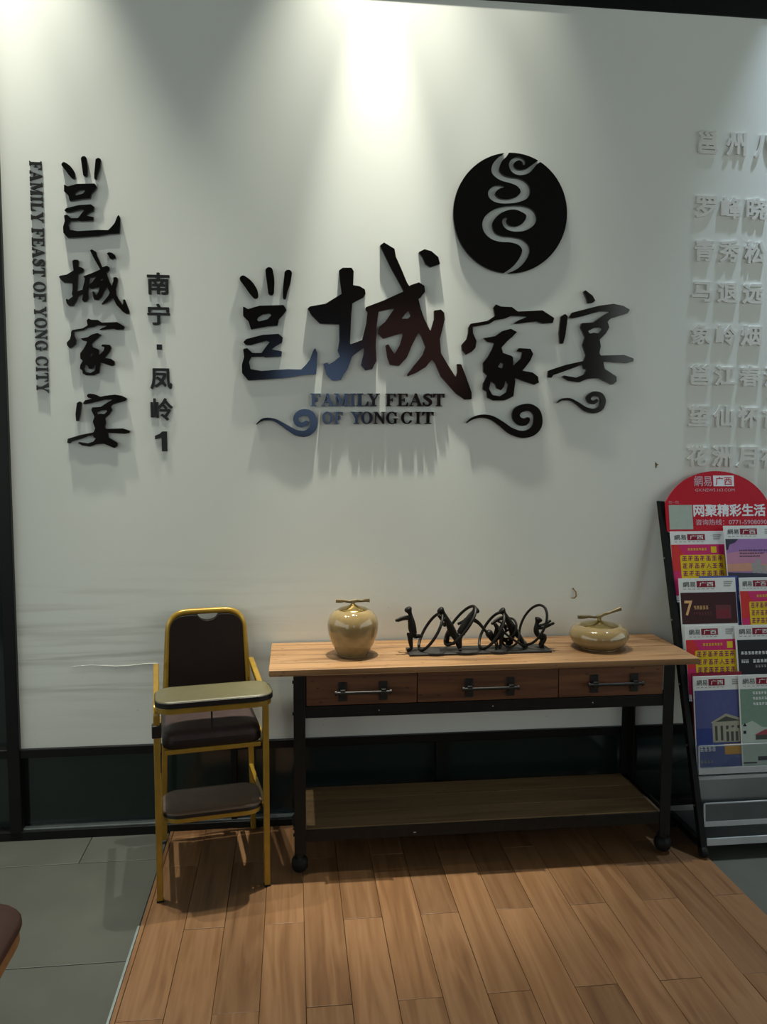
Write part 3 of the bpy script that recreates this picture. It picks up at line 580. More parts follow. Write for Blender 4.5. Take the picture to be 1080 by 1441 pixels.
JX = [0.040, 0.442, 0.970, 1.376]
HX = [(0.148, 0.340), (0.609, 0.809), (1.082, 1.283)]
tb('apron', 0.036, -0.384, 0.630, 1.38, -0.040, 0.7425, 'drawer_wood')
for i in range(3):
    dr = tb('drawer', JX[i] + 0.0015, -0.404, 0.631, JX[i + 1] - 0.0015, -0.3845, 0.7405, 'drawer_wood', None, 0.002)
    h0, h1 = HX[i]; zc = 0.680
    hd = MB()
    for xa in (h0 + 0.008, h1 - 0.038):
        hd.box(xa, -0.410, zc - 0.034, xa + 0.030, -0.404, zc + 0.034); hd.box(xa + 0.006, -0.428, zc - 0.011, xa + 0.024, -0.410, zc + 0.011)
    hd.tube([(h0 - 0.004, -0.424, zc), (h1 + 0.004, -0.424, zc)], 0.0058, 12)
    for xa in (h0 - 0.006, h1 - 0.002): hd.tube([(xa, -0.424, zc), (xa + 0.008, -0.424, zc)], 0.009, 12)
    c = ((h0 + h1) / 2, -0.415, zc); ho = hd.build('handle', 'handle_steel', dr, True, 0.001, origin=c); ho.location = Vector(c) - Vector(WLOC[dr.name])
def local(o, parent): o.parent = parent; o.location = Vector(o.location) - Vector(WLOC[parent.name])
tb('rail', 0.036, -0.4035, 0.586, 1.382, -0.398, 0.6285, 'steel'); tb('rail', 0.036, -0.3980, 0.622, 1.382, -0.360, 0.6285, 'steel')
tb('rail', 0.036, -0.048, 0.586, 1.382, -0.042, 0.6285, 'steel')
for xa in (0.004, 1.398): tb('side_rail', xa, -0.365, 0.586, xa + 0.006, -0.075, 0.6285, 'steel')
for xa, sx in ((-0.004, 1), (1.419, -1)):
    for ya, sy in ((-0.408, 1), (-0.036, -1)):
        g = MB(); X = sorted((xa, xa + sx * 0.042)); Y = sorted((ya, ya + sy * 0.006))
        g.box(X[0], Y[0], 0.085, X[1], Y[1], 0.7422); X = sorted((xa, xa + sx * 0.006)); Y = sorted((ya + sy * 0.006, ya + sy * 0.042)); g.box(X[0], Y[0], 0.085, X[1], Y[1], 0.7422)
        cx, cy = xa + sx * 0.019, ya + sy * 0.019; leg = g.build('leg', 'steel', None, True, 0.0012, origin=(cx, cy, 0.085)); WLOC[leg.name] = (cx, cy, 0.085); local(leg, T)
        k = MB(); k.lathe([(0.019, 0.0), (0.019, 0.012), (0.012, 0.014), (0.012, 0.030)], (cx, cy, 0.072), 14)
        for s_ in (-1, 1): k.prism([[(cy - 0.016, 0.074), (cy + 0.016, 0.074), (cy + 0.012, 0.034), (cy - 0.012, 0.034)]], lambda p, s_=s_: (cx + s_ * 0.0155, p[0], p[1]), lambda p, s_=s_: (cx + s_ * 0.019, p[0], p[1]))
        ck = k.build('castor', 'steel', None, True, origin=(cx, cy, 0.072)); WLOC[ck.name] = (cx, cy, 0.072); ck.parent = leg; ck.location = (0, 0, 0.072 - 0.085)
        # ball-like twin wheel standing on the planks
        wz = 0.0435
        prof = [(0.0, -0.030), (0.015, -0.029), (0.026, -0.021), (0.0325, -0.008), (0.0335, 0.0), (0.0325, 0.008), (0.026, 0.021), (0.015, 0.029), (0.0, 0.030)]
        vs = []; seg = 20
        for r, t in prof:
            for q_ in range(seg):
                an = 2 * math.pi * q_ / seg; vs.append((cx + t, cy + r * math.cos(an), wz + r * math.sin(an)))
        fs = [(i * seg + q_, i * seg + (q_ + 1) % seg, (i + 1) * seg + (q_ + 1) % seg, (i + 1) * seg + q_) for i in range(len(prof) - 1) for q_ in range(seg)]
        wh = MB().add(vs, fs).build('wheel', 'rubber', None, True, origin=(cx, cy, wz)); wh.parent = leg; wh.location = (0, 0, wz - 0.085)
        for zb in (0.715, 0.600, 0.190, 0.150) if sy > 0 else ():
            b_ = MB().tube([(xa - sx * 0.004, cy, zb), (xa, cy, zb)], 0.006, 8).build('bolt', 'steel', None, True, origin=(xa, cy, zb)); b_.parent = leg; b_.location = (xa - cx, 0, zb - 0.085)
tb('lower_rail', 0.036, -0.4045, 0.128, 1.382, -0.399, 0.172, 'steel'); tb('lower_rail', 0.036, -0.046, 0.128, 1.382, -0.041, 0.172, 'steel')
for xa in (0.003, 1.407): tb('lower_rail', xa, -0.365, 0.128, xa + 0.005, -0.075, 0.172, 'steel')
sh = tb('shelf', 0.012, -0.397, 0.1505, 1.403, -0.049, 0.1565, 'shaded_shelf_wood')
for ya, yb_ in ((-0.397, -0.282), (-0.281, -0.166), (-0.165, -0.049)): tb('board', 0.040, ya, 0.157, 1.374, yb_, 0.176, 'shaded_shelf_wood', sh, 0.0015)
for xb in (0.30, 0.72, 1.10): tb('bolt', xb, -0.4058, 0.605, xb + 0.005, -0.4036, 0.610, 'bolt'); 
tb('bolt', 0.430, -0.4064, 0.142, 0.440, -0.4046, 0.146, 'bolt')

# ================================================================== JARS
def jar(loc, prof, lid_r, lid_z, tw, label, tilt):
    J = empty('lidded_jar', loc); tag(J, label, 'jar')
    pr = catmull([(r, z_, 0) for r, z_ in prof], 5); MB().lathe([(max(p[0], 0.0), p[1]) for p in pr], (0, 0, 0), 56).build('body', 'glaze', J, True, angle=80)
    lid = MB().lathe([(0.0, -0.004), (lid_r * 0.96, -0.004), (lid_r, 0.0), (lid_r * 0.93, 0.003), (lid_r * 0.72, 0.006), (lid_r * 0.40, 0.012), (0.014, 0.016), (0.008, 0.019), (0.007, 0.030), (0.0, 0.031)], (0, 0, 0), 44).build('lid', 'brass', J, True, angle=50)
    lid.location = (0, 0, lid_z)
    n = 9; pts = []; rr = []
    for i in range(n):
        t = i / (n - 1) * 2 - 1
        pts.append((t * tw, 0.004 * math.sin(5 * t), 0.031 + tilt(t) + 0.0015 * math.sin(9 * t))); rr.append(0.0062 + 0.0014 * math.sin(7 * t + 1) + (0.001 if abs(t) > 0.9 else 0))
    MB().tube(pts, rr, 8).build('twig_handle', 'aged_brass', lid, True)
jar((0.222, -0.222, 0.7662), [(0.0, 0.0), (0.050, 0.0), (0.056, 0.004), (0.071, 0.028), (0.087, 0.064), (0.0955, 0.100), (0.095, 0.128), (0.086, 0.152), (0.070, 0.168), (0.056, 0.174), (0.052, 0.172)], 0.056, 0.175, 0.064,
    'tall round cream glazed jar with brass twig lid at the left end of the table', lambda t: 0.004 * abs(t) - 0.002)
jar((1.196, -0.215, 0.7662), [(0.0, 0.0), (0.066, 0.0), (0.074, 0.003), (0.098, 0.018), (0.113, 0.040), (0.115, 0.056), (0.106, 0.076), (0.088, 0.088), (0.072, 0.090), (0.066, 0.087)], 0.074, 0.090, 0.086,
    'low flat cream glazed jar with tilted brass twig lid at right end of table', lambda t: (0.0 if t < 0 else 0.030 * t) + 0.002)

# ================================================================== SCULPTURE of acrobats and hoops
SY = -0.225
Q = empty('acrobat_sculpture', (0.71, SY, 0.7662)); tag(Q, 'dark bronze sculpture of small acrobats with hoops between the two jars', 'sculpture')
so = np.array([0.71, SY, 0.7662])
bs = MB().box(0.432 - 0.71, -0.052, 0.0, 0.985 - 0.71, 0.055, 0.009).build('base', 'bronze_base', Q, True, 0.002)
def fl_(p): p[2] = max(p[2], 0.0125); return p
def c2(x, y, dy=0.0): return fl_(U(550 + x / 9.0, 840 + y / 9.0, SY + dy) - so)
def c3(x, y, dy=0.0): return fl_(U(660 + x / 8.3077, 840 + y / 8.3077, SY + dy) - so)
def figure(chains, name='acrobat'):
    bm = bmesh.new(); sk = bm.verts.layers.skin.verify(); nm = {}; root = None
    for ch in chains:
        prev = None
        for nd in ch:
            if isinstance(nd, str): v = nm[nd]
            else:
                k, p, r = nd; v = bm.verts.new(p); v[sk].radius = (r, r); nm[k] = v
                if root is None: root = v; v[sk].use_root = True
            if prev is not None: bm.edges.new((prev, v))
            prev = v
    me = bpy.data.meshes.new('fig'); bm.to_mesh(me); bm.free(); o = bpy.data.objects.new('fig', me); COL.objects.link(o)
    o.modifiers.new('s', 'SKIN').use_smooth_shade = True; sb = o.modifiers.new('u', 'SUBSURF'); sb.levels = 2; sb.render_levels = 2
    m2 = bpy.data.meshes.new_from_object(o.evaluated_get(bpy.context.evaluated_depsgraph_get())); bpy.data.objects.remove(o)
    m2.name = name; m2.materials.clear(); m2.materials.append(MATS['bronze']); m2.polygons.foreach_set('use_smooth', [True] * len(m2.polygons))
    f = bpy.data.objects.new(name, m2); COL.objects.link(f); f.parent = Q; return f
def man(c, hip, chest, neck, head, legs, arms, rb=1.0):
    """body with torso, head with nose, two legs (knee, ankle, toe), two arms (elbow, hand)"""
    hx = head; ch = [[('hip', c(*hip), 0.0165 * rb), ('waist', (c(*hip) + c(*chest)) / 2, 0.0145 * rb), ('chest', c(*chest), 0.0180 * rb), ('neck', c(*neck), 0.0078), ('jaw', (c(*neck) * 0.5 + c(*head) * 0.5), 0.0125), ('head', c(*head), 0.0185), ('crown', c(*head) + (c(*head) - c(*neck)) * 0.62, 0.0120)]]
    for i, (k, a, t) in enumerate(legs): ch.append(['hip', ('th%d' % i, (c(*hip) * 0.5 + c(*k) * 0.5), 0.0135), ('kn%d' % i, c(*k), 0.0102), ('cf%d' % i, c(*k) * 0.65 + c(*a) * 0.35, 0.0100), ('an%d' % i, c(*a), 0.0068), ('to%d' % i, c(*t), 0.0066)])
    for i, (e, h_) in enumerate(arms): ch.append(['chest', ('sh%d' % i, c(*chest) * 0.78 + c(*e) * 0.22, 0.0095), ('el%d' % i, c(*e), 0.0074), ('wr%d' % i, c(*h_), 0.0056), ('ha%d' % i, c(*h_) + (c(*h_) - c(*e)) * 0.18, 0.0066)])
    return figure(ch)
man(c2, (285, 405, 0), (265, 262, 0), (245, 205, 0), (222, 158, 0), [((245, 510, -.008), (265, 660, -.010), (205, 690, -.012)), ((300, 500, .012), (385, 492, .014), (408, 510, .014))], [((160, 262, -.014), (75, 297, -.018)), ((165, 275, .016), (95, 300, .02))])
man(c2, (790, 440, 0), (710, 270, 0), (668, 205, 0), (632, 168, 0), [((840, 560, -.010), (880, 670, -.012), (882, 705, -.03)), ((720, 480, .012), (720, 580, .016), (820, 595, .016))], [((650, 290, -.014), (610, 235, -.02)), ((690, 370, .014), (655, 330, .02))])
man(c2, (905, 420, 0), (1000, 255, 0), (1045, 200, 0), (1085, 165, 0), [((870, 530, -.010), (885, 660, -.012), (840, 595, -.014)), ((880, 480, .012), (840, 540, .016), (800, 590, .016))], [((1120, 330, -.012), (1210, 440, -.016)), ((930, 310, .014), (860, 340, .02))])
man(c3, (520, 390, 0), (450, 235, 0), (415, 190, 0), (388, 160, 0), [((600, 470, -.010), (650, 600, -.012), (640, 645, -.03)), ((500, 480, .012), (480, 560, .016), (430, 540, .016))], [((340, 260, -.014), (275, 310, -.02)), ((400, 300, .014), (440, 390, .02))])
man(c3, (340, 440, .02), (300, 500, .015), (270, 500, .012), (240, 430, .01), [((390, 380, -.010), (375, 560, -.012), (355, 640, -.02)), ((370, 470, .014), (440, 520, .018), (520, 540, .02))], [((330, 360, .0), (290, 300, .0)), ((330, 560, -.01), (320, 630, -.012))])
man(c3, (775, 475, 0), (775, 360, 0), (800, 300, 0), (818, 262, 0), [((905, 465, -.012), (835, 590, -.012), (885, 625, -.016)), ((895, 450, .014), (825, 580, .016), (880, 610, .018))], [((880, 358, -.014), (985, 310, -.02)), ((890, 325, .016), (950, 280, .02))])
g = MB()
def hoop(c, p0, p1, b, dy=0.0, r=0.0058, sgn=1):
    A = c(*p0, dy); B = c(*p1, dy); ctr = (A + B) / 2; ax = (B - A) / 2; a = np.linalg.norm(ax); u = ax / a; sh_ = np.array([-u[2], 0, u[0]]); bb = min(b, a * 0.98); dep = min(math.sqrt(a * a - bb * bb), 0.055); w_ = sh_ * bb + np.array([0, sgn * dep, 0])
    MB().tube([fl_(ctr + ax * math.cos(t) + w_ * math.sin(t)) for t in [2 * math.pi * i / 40 for i in range(40)]], r, 8, closed=True).build('hoop', 'bronze', Q, True)
hoop(c2, (370, 690), (645, 215), 0.011); hoop(c2, (700, 600), (1065, 125), 0.013); hoop(c3, (140, 640), (395, 190), 0.013)
hoop(c3, (400, 480), (520, 260), 0.018, 0.01, 0.0045); hoop(c3, (415, 560), (560, 400), 0.022, -0.01, 0.0045); hoop(c3, (640, 545), (865, 105), 0.026, 0.012, 0.0052); hoop(c3, (300, 290), (680, 560), 0.012, 0.012, 0.0045)

# ================================================================== HIGH CHAIR
Cx = empty('high_chair', (-0.280, -0.495, 0.0095), math.radians(9.7)); tag(Cx, 'stackable brass-coloured high chair with dark brown upholstery and cream tray', 'high chair')
FX = 0.182; XO = 0.012
def smooth_path(pts, r, n=5):
    out = [Vector(pts[0])]
    for i in range(1, len(pts) - 1):
        p = Vector(pts[i]); a = (Vector(pts[i - 1]) - p); b = (Vector(pts[i + 1]) - p); d = min(r, a.length * 0.48, b.length * 0.48); s0 = p + a.normalized() * d; s1 = p + b.normalized() * d
        for k in range(n + 1): t = k / n; out.append(s0 * (1 - t) ** 2 + p * 2 * t * (1 - t) + s1 * t * t)
    out.append(Vector(pts[-1])); return out
for sx in (-1, 1):
    MB().tube(smooth_path([(sx * FX, 0.0, 0.004), (sx * FX, 0.0, 0.672), (sx * 0.180, 0.40, 0.708)], 0.035), 0.0105, 8, square=True).build('front_leg', 'gold_paint', Cx, True, 0.003)
    MB().box(sx * FX - 0.012, -0.012, 0.0, sx * FX + 0.012, 0.012, 0.006).build('foot_cap', 'rubber', Cx, True, 0.002)
    MB().tube([(XO + sx * 0.158, 0.412, 0.60), (XO + sx * 0.168, 0.425, 0.30), (XO + sx * 0.174, 0.43, 0.004)], 0.0105, 8, square=True).build('rear_leg', 'gold_paint', Cx, True, 0.003)
    MB().tube([(sx * 0.178, 0.012, 0.522), (sx * 0.172, 0.40, 0.502)], 0.009, 8, square=True).build('side_rail', 'gold_paint', Cx, True, 0.002)
    MB().tube([(sx * 0.178, 0.012, 0.288), (sx * 0.176, 0.41, 0.275)], 0.008, 8, square=True).build('side_rail', 'gold_paint', Cx, True, 0.002)
MB().tube(smooth_path([(XO - 0.158, 0.412, 0.598), (XO - 0.150, 0.425, 0.75), (XO - 0.140, 0.435, 0.905), (XO + 0.140, 0.435, 0.905), (XO + 0.150, 0.425, 0.75), (XO + 0.158, 0.412, 0.598)], 0.075, 8), 0.0118, 10).build('back_frame', 'gold_paint', Cx, True)
# back pad with the finger notch at the top
lo, _ = outline([(1, 'p', rrect(-139, 595, 139, 892, 55)), (1, 'p', [(-146, 595), (146, 595), (139, 760), (-139, 760)]), (-1, 'p', ell(6, 900, 40, 31))], 4.0, 0.6)
MB().prism(lo, lambda p: (XO + p[0] / 1000, 0.402 + (p[1] - 595) * 0.00006, p[1] / 1000), lambda p: (XO + p[0] / 1000, 0.428 + (p[1] - 595) * 0.00006, p[1] / 1000)).build('back_pad', 'brown_vinyl', Cx, True, 0.005)
# seat cushion
def slab(x0, y0, x1, y1, r, z0, z1, name, m, dome=0.0, parent=Cx, bevel=0.004, tilt=0.0):
    lp = rrect(x0, y0, x1, y1, r); g = MB()
    cx, cy = (x0 + x1) / 2, (y0 + y1) / 2; rings = []; n = len(lp)
    zt = lambda x, y: tilt * (y - y0)
    for s_, zz in ((0.985, z0), (1.0, z0 + 0.25 * (z1 - z0)), (1.0, z0 + 0.7 * (z1 - z0)), (0.975, z1), (0.80, z1 + dome * 0.6), (0.45, z1 + dome * 0.95)):
        rings.append([(cx + (p[0] - cx) * s_, cy + (p[1] - cy) * s_, zz + zt(p[0], cy + (p[1] - cy) * s_)) for p in lp])
    vs = [p for rg in rings for p in rg] + [(cx, cy, z1 + dome + zt(cx, cy))]
    fs = [(i * n + k, i * n + (k + 1) % n, (i + 1) * n + (k + 1) % n, (i + 1) * n + k) for i in range(len(rings) - 1) for k in range(n)]
    fs += [tuple(reversed(range(n)))] + [((len(rings) - 1) * n + k, (len(rings) - 1) * n + (k + 1) % n, len(rings) * n) for k in range(n)]
    return g.add(vs, fs).build(name, m, parent, True, angle=60)
slab(-0.163, -0.004, 0.168, 0.395, 0.045, 0.530, 0.576, 'seat', 'seat_vinyl', 0.014, tilt=-0.04)
slab(-0.165, -0.006, 0.170, 0.390, 0.045, 0.526, 0.560, 'seat_welt', 'brown_vinyl', 0.0, tilt=-0.04)
MB().tube([(-0.160, 0.004, 0.516), (0.165, 0.004, 0.516)], 0.008, 8, square=True).build('seat_rail', 'gold_paint', Cx, True, 0.002)
# footrest
ft = slab(-0.168, -0.030, 0.170, 0.170, 0.055, 0.300, 0.312, 'footrest', 'foot_vinyl', 0.001)
MB().prism([rrect(-0.1685, -0.0305, 0.1705, 0.1705, 0.055)], lambda p: (p[0], p[1], 0.293), lambda p: (p[0], p[1], 0.3055)).build('edge_band', 'black_edge', ft, True, 0.002)
MB().tube(smooth_path([(-0.160, 0.16, 0.284), (-0.155, -0.018, 0.284), (0.157, -0.018, 0.284), (0.162, 0.16, 0.284)], 0.05), 0.0085, 8, square=True).build('footrest_rail', 'gold_paint', Cx, True, 0.002)
# tray
ty = slab(-0.186, -0.068, 0.204, 0.112, 0.055, 0.694, 0.708, 'tray', 'cream_laminate', 0.0005)
MB().prism([rrect(-0.1875, -0.0695, 0.2055, 0.1135, 0.056)], lambda p: (p[0], p[1], 0.686), lambda p: (p[0], p[1], 0.7045)).build('edge_band', 'black_edge', ty, True, 0.002)
MB().tube(smooth_path([(-0.178, 0.09, 0.675), (-0.174, -0.054, 0.675), (0.190, -0.054, 0.675), (0.194, 0.09, 0.675)], 0.05), 0.0095, 8, square=True).build('tray_rail', 'gold_paint', Cx, True, 0.002)
for sx in (-1, 1): MB().tube([(sx * 0.150, 0.02, 0.687), (sx * 0.150, 0.02, 0.652)], 0.008, 10).build('tray_knob', 'gold_paint', Cx, True)
MB().box(-FX - 0.016, -0.016, 0.573, -FX + 0.016, 0.018, 0.616).build('buckle', 'black_edge', Cx, True, 0.003)
MB().box(-0.004, -0.0085, 0.586, 0.002, -0.0035, 0.687).build('crotch_strap', 'black_edge', Cx, True, 0.001)

# ================================================================== STOOL at the left edge
K = empty('stool', (-0.85, -1.44, 0.0)); tag(K, 'stool with burgundy padded seat on a wooden frame at the lower left edge', 'stool')
slab(-0.21, -0.22, 0.210, 0.205, 0.10, 0.420, 0.444, 'seat', 'burgundy', 0.008, K)
MB().prism([rrect(-0.204, -0.214, 0.204, 0.199, 0.095)], lambda p: (p[0], p[1], 0.385), lambda p: (p[0], p[1], 0.420)).build('seat_frame', 'stool_wood', K, True, 0.004)
for sx in (-1, 1):
    for sy in (-1, 1): MB().tube([(sx * 0.085, sy * 0.085, 0.386), (sx * 0.085, sy * 0.085, 0.0)], [0.019, 0.013], 12).build('leg', 'stool_wood', K, True)

# ================================================================== LEAFLET RACK
LEAN = 0.3375; LY = lambda z_: -0.465 + LEAN * z_; TH = math.atan(LEAN)
RK = empty('leaflet_rack', (1.77, -0.30, 0.0)); tag(RK, 'leaning black leaflet rack on castors with red arched header beside the table', 'rack'); ro = np.array([1.77, -0.30, 0.0])
def rk(g, name, m, bevel=0.0, parent=None):
    g.v = [(p[0] - ro[0], p[1] - ro[1], p[2] - ro[2]) for p in g.v]; return g.build(name, m, parent or RK, True, bevel)
RX0, RX1 = 1.530, 2.012
for xa in (RX0, RX1):
    pts = [(xa, LY(0.05), 0.05), (xa, LY(1.33), 1.33)]; d = 0.012
    g = MB(); vs = []
    for z_ in (0.045, 1.33):
        y_ = LY(z_); vs += [(xa - d, y_ - 0.014, z_), (xa + d, y_ - 0.014, z_), (xa + d, y_ + 0.014, z_), (xa - d, y_ + 0.014, z_)]
    g.add(vs, [(0, 3, 2, 1), (4, 5, 6, 7), (0, 1, 5, 4), (1, 2, 6, 5), (2, 3, 7, 6), (3, 0, 4, 7)]); po = rk(g, 'post', 'rack_black', 0.002)
    for zb in (1.10, 0.86, 0.62, 0.40, 0.19):
        rk(MB().tube([(xa - d - 0.003, LY(zb), zb), (xa - d, LY(zb), zb)], 0.004, 8), 'bolt', 'bolt', 0, po)
    rk(MB().box(xa - 0.012, -0.455, 0.045, xa + 0.012, -0.185, 0.070), 'base_bar', 'rack_black', 0.002)
    for yc in (-0.452, -0.205):
        vs = []; seg = 16; prof = [(0.0, -0.011), (0.020, -0.011), (0.0225, -0.007), (0.0225, 0.007), (0.020, 0.011), (0.0, 0.011)]
        for r, t in prof:
            for q_ in range(seg): an = 2 * math.pi * q_ / seg; vs.append((xa + t, yc + r * math.cos(an), 0.0230 + 0.0095 * (xa < 1.55) + r * math.sin(an)))
        fs = [(i * seg + q_, i * seg + (q_ + 1) % seg, (i + 1) * seg + (q_ + 1) % seg, (i + 1) * seg + q_) for i in range(len(prof) - 1) for q_ in range(seg)]
        cs = rk(MB().add(vs, fs), 'castor', 'rubber'); rk(MB().box(xa - 0.006, yc - 0.006, 0.040, xa + 0.006, yc + 0.006, 0.062), 'castor_stem', 'rack_black', 0, cs)
# bottom shelf, empty pocket, ledges
rk(MB().box(RX0 + 0.013, -0.452, 0.060, RX1 - 0.013, -0.19, 0.068), 'bottom_shelf', 'rack_grey', 0.001)
rk(MB().box(RX0 + 0.013, -0.458, 0.056, RX1 - 0.013, -0.452, 0.084), 'shelf_lip', 'rack_white', 0.001)
rk(MB().box(RX0 - 0.006, -0.190, 0.056, RX1 - 0.013, -0.184, 0.088), 'shelf_lip', 'rack_white', 0.001)
def leanquad(x0, x1, y0, z0, y1, z1, t): return MB().add([(x0, y0, z0), (x1, y0, z0), (x1, y1, z1), (x0, y1, z1), (x0, y0 + t, z0), (x1, y0 + t, z0), (x1, y1 + t, z1), (x0, y1 + t, z1)], [(0, 1, 2, 3), (7, 6, 5, 4), (0, 4, 5, 1), (1, 5, 6, 2), (2, 6, 7, 3), (3, 7, 4, 0)])
PX0, PX1 = RX0 + 0.014, RX1 - 0.014
def pocket(ztop, zbot, yb, yt, zback, glassy=True, name='pocket'):
    """front panel with pale rim, floor ledge and back panel"""
    fp = rk(leanquad(PX0 + 0.006, PX1 - 0.006, yb - 0.002, zbot + 0.004, yt - 0.002, ztop - 0.003, 0.003), 'pocket_front', 'clear_plastic' if glassy else 'rack_grey')
    r = MB(); w_ = 0.006
    for q in (leanquad(PX0, PX1, yb - 0.004, zbot - 0.002, yb - 0.004 + (yt - yb) * 0.2, zbot + (ztop - zbot) * 0.2, 0.005), leanquad(PX0, PX1, yt - 0.004, ztop - 0.004, yt - 0.004, ztop, 0.005), leanquad(PX0, PX0 + w_, yb - 0.004, zbot, yt - 0.004, ztop, 0.005), leanquad(PX1 - w_, PX1, yb - 0.004, zbot, yt - 0.004, ztop, 0.005)): r.add(q.v, q.f)
    rk(r, 'pocket_rim', 'rack_white', 0, fp)
    rk(MB().box(PX0, yb, zbot - 0.002, PX1, yb + 0.06, zbot + 0.002), 'ledge', 'rack_white', 0)
pocket(0.205, 0.118, -0.425, -0.418, 0.28, False)
rk(leanquad(PX0, PX1, -0.395, 0.125, -0.352, 0.275, 0.004), 'back_panel', 'rack_grey'); rk(leanquad(PX0, PX1, -0.357, 0.268, -0.354, 0.281, 0.008), 'panel_edge', 'rack_white')
pocket(0.408, 0.300, -0.372, -0.362, 0.6)
for zb in (0.560, 0.745, 0.930): rk(MB().box(PX0, LY(zb) - 0.010, zb - 0.003, PX1, LY(zb) + 0.020, zb), 'ledge', 'rack_white')
rk(leanquad(PX0, PX1, LY(0.30) + 0.022, 0.30, LY(1.20) + 0.022, 1.20, 0.003), 'back_panel', 'rack_grey')

class Sheet:
    """flat printed picture: patches and lettering stacked a fraction of a millimetre apart"""
    def __init__(s): s.g = MB(); s.mats = []; s.lay = 0
    def mi(s, c):
        c = 'ink_' + c
        if c not in s.mats: s.mats.append(c)
        return s.mats.index(c)
    def poly(s, pts, c, lay=1): s.g.add([(u, -0.0022 - 0.0003 * lay, v) for u, v in pts], [tuple(range(len(pts)))], s.mi(c)); return s
    def rect(s, u0, v0, u1, v1, c, lay=1): return s.poly([(u0, v0), (u1, v0), (u1, v1), (u0, v1)], c, lay)
    def text(s, t, u0, v0, u1, v1, c, lay=2, bold=0.0):
        v, f, _ = glyphs(t, bold, 2); keep = [q for q in f if all(v[i][2] > 0.5 for i in q)]
        s.g.add([(u0 + (u1 - u0) * p[0], -0.0022 - 0.0003 * lay, v0 + (v1 - v0) * p[1]) for p in v], keep, s.mi(c)); return s
    def build(s, name, parent):
        me_mats = s.mats; o = s.g.build(name, me_mats, parent, False)
        bm = bmesh.new(); bm.from_mesh(o.data); loose = [v for v in bm.verts if not v.link_faces]; bmesh.ops.delete(bm, geom=loose, context='VERTS'); bm.to_mesh(o.data); bm.free(); return o
# red header board
hdr = MB(); hl = [(0, 0), (0.45, 0), (0.452, 0.120)] + [(0.226 + 0.226 * math.sin(a) / math.sin(1.2), 0.120 + 0.132 * (math.cos(a) - math.cos(1.2)) / (1 - math.cos(1.2))) for a in [1.2 - 2.4 * t / 28 for t in range(1, 28)]] + [(-0.002, 0.120)]
hdr.prism([hl], lambda p: (p[0], -0.002, p[1]), lambda p: (p[0], 0.003, p[1])); ho = hdr.build('header_board', 'ink_red', RK, True); ho['label'] = 'red arched header board with white lettering'
hz = 1.207; ho.location = Vector((1.536, LY(hz) - 0.012, hz)) - Vector(ro); ho.rotation_euler = (-0.165, 0, 0)
hu = lambda x: (x - 125) * 0.000476; hv = lambda y: (702 - y) * 0.0005
def hsheet(name, *items):
    s = Sheet()
    for it in items: (s.rect if isinstance(it[0], float) else s.text)(*it)
    return s.build(name, ho)
hsheet('logo_lettering', ('網易', hu(393), hv(326), hu(557), hv(238), 'pinkpaper', 2, 0.01))
hsheet('logo_box', (hu(572), hv(326), hu(764), hv(236), 'white', 1)); hsheet('logo_lettering', ('广西', hu(592), hv(318), hu(744), hv(246), 'red', 2, 0.012))
hsheet('web_address', ('GX.NEWS.163.COM', hu(400), hv(370), hu(766), hv(346), 'pinkpaper', 1))
hsheet('slogan_lettering', ('网聚精彩生活', hu(374), hv(582), hu(1046), hv(476), 'white', 1, 0.028)); hsheet('phone_lettering', ('咨询热线：0771-5908090', hu(390), hv(652), hu(1052), hv(602), 'pinkpaper', 1, 0.015))
hsheet('small_lettering', ('扫一扫', hu(150), hv(470), hu(240), hv(447), 'pinkpaper', 1)); hsheet('plain_square', (hu(150), hv(685), hu(365), hv(482), 'palegreen', 1))

# --- leaflets: each paper is a thing of its own
def masthead(s, W, Hh, c='maroon'):
    k = W / 0.235
    s.text('網易', 0.016 * k, Hh - 0.036, 0.068 * k, Hh - 0.014, 'ink', 1, 0.012); s.rect(0.073 * k, Hh - 0.037, 0.150 * k, Hh - 0.012, c, 1); s.text('广西', 0.084 * k, Hh - 0.034, 0.142 * k, Hh - 0.016, 'paper', 2, 0.012)
    for i in range(7): s.rect((0.017 + 0.019 * i) * k, Hh - 0.045, (0.029 + 0.019 * i) * k, Hh - 0.0425, 'grey', 1)
    for i in range(3): s.rect(0.185 * k, Hh - 0.018 - 0.008 * i, (0.222 - 0.004 * i) * k, Hh - 0.014 - 0.008 * i, 'grey', 1)
def blocks(s, u0, v0, u1, v1, n, c, lay):
    """unreadable print: a line of small character-like marks"""
    p = (u1 - u0) / n; h_ = v1 - v0
    for i in range(n):
        a = u0 + p * i + p * 0.12; b = a + p * 0.72; t = h_ * 0.17; rn = random.Random(i * 7 + int(u0 * 1e4))
        s.rect(a, v0 + h_ * 0.80, b, v1, c, lay); s.rect(a, v0 + h_ * 0.42, b, v0 + h_ * 0.60, c, lay); s.rect(a + (b - a) * 0.38, v0, a + (b - a) * 0.62, v1, c, lay)
        if rn.random() < 0.7: s.rect(a, v0, a + (b - a) * 0.18, v0 + h_ * 0.5, c, lay)
        if rn.random() < 0.7: s.rect(b - (b - a) * 0.18, v0, b, v0 + h_ * 0.6, c, lay)
        if rn.random() < 0.6: s.rect(a, v0, b, v0 + t, c, lay)
def lines(s, u0, v1, u1, n, dv, c, lay=2, h_=0.004, step=0.02):
    for i in range(n): blocks(s, u0, v1 - dv * i - h_, u1 - step * i, v1 - dv * i, max(4, int((u1 - u0 - step * i) / (h_ * 1.15))), c, lay)
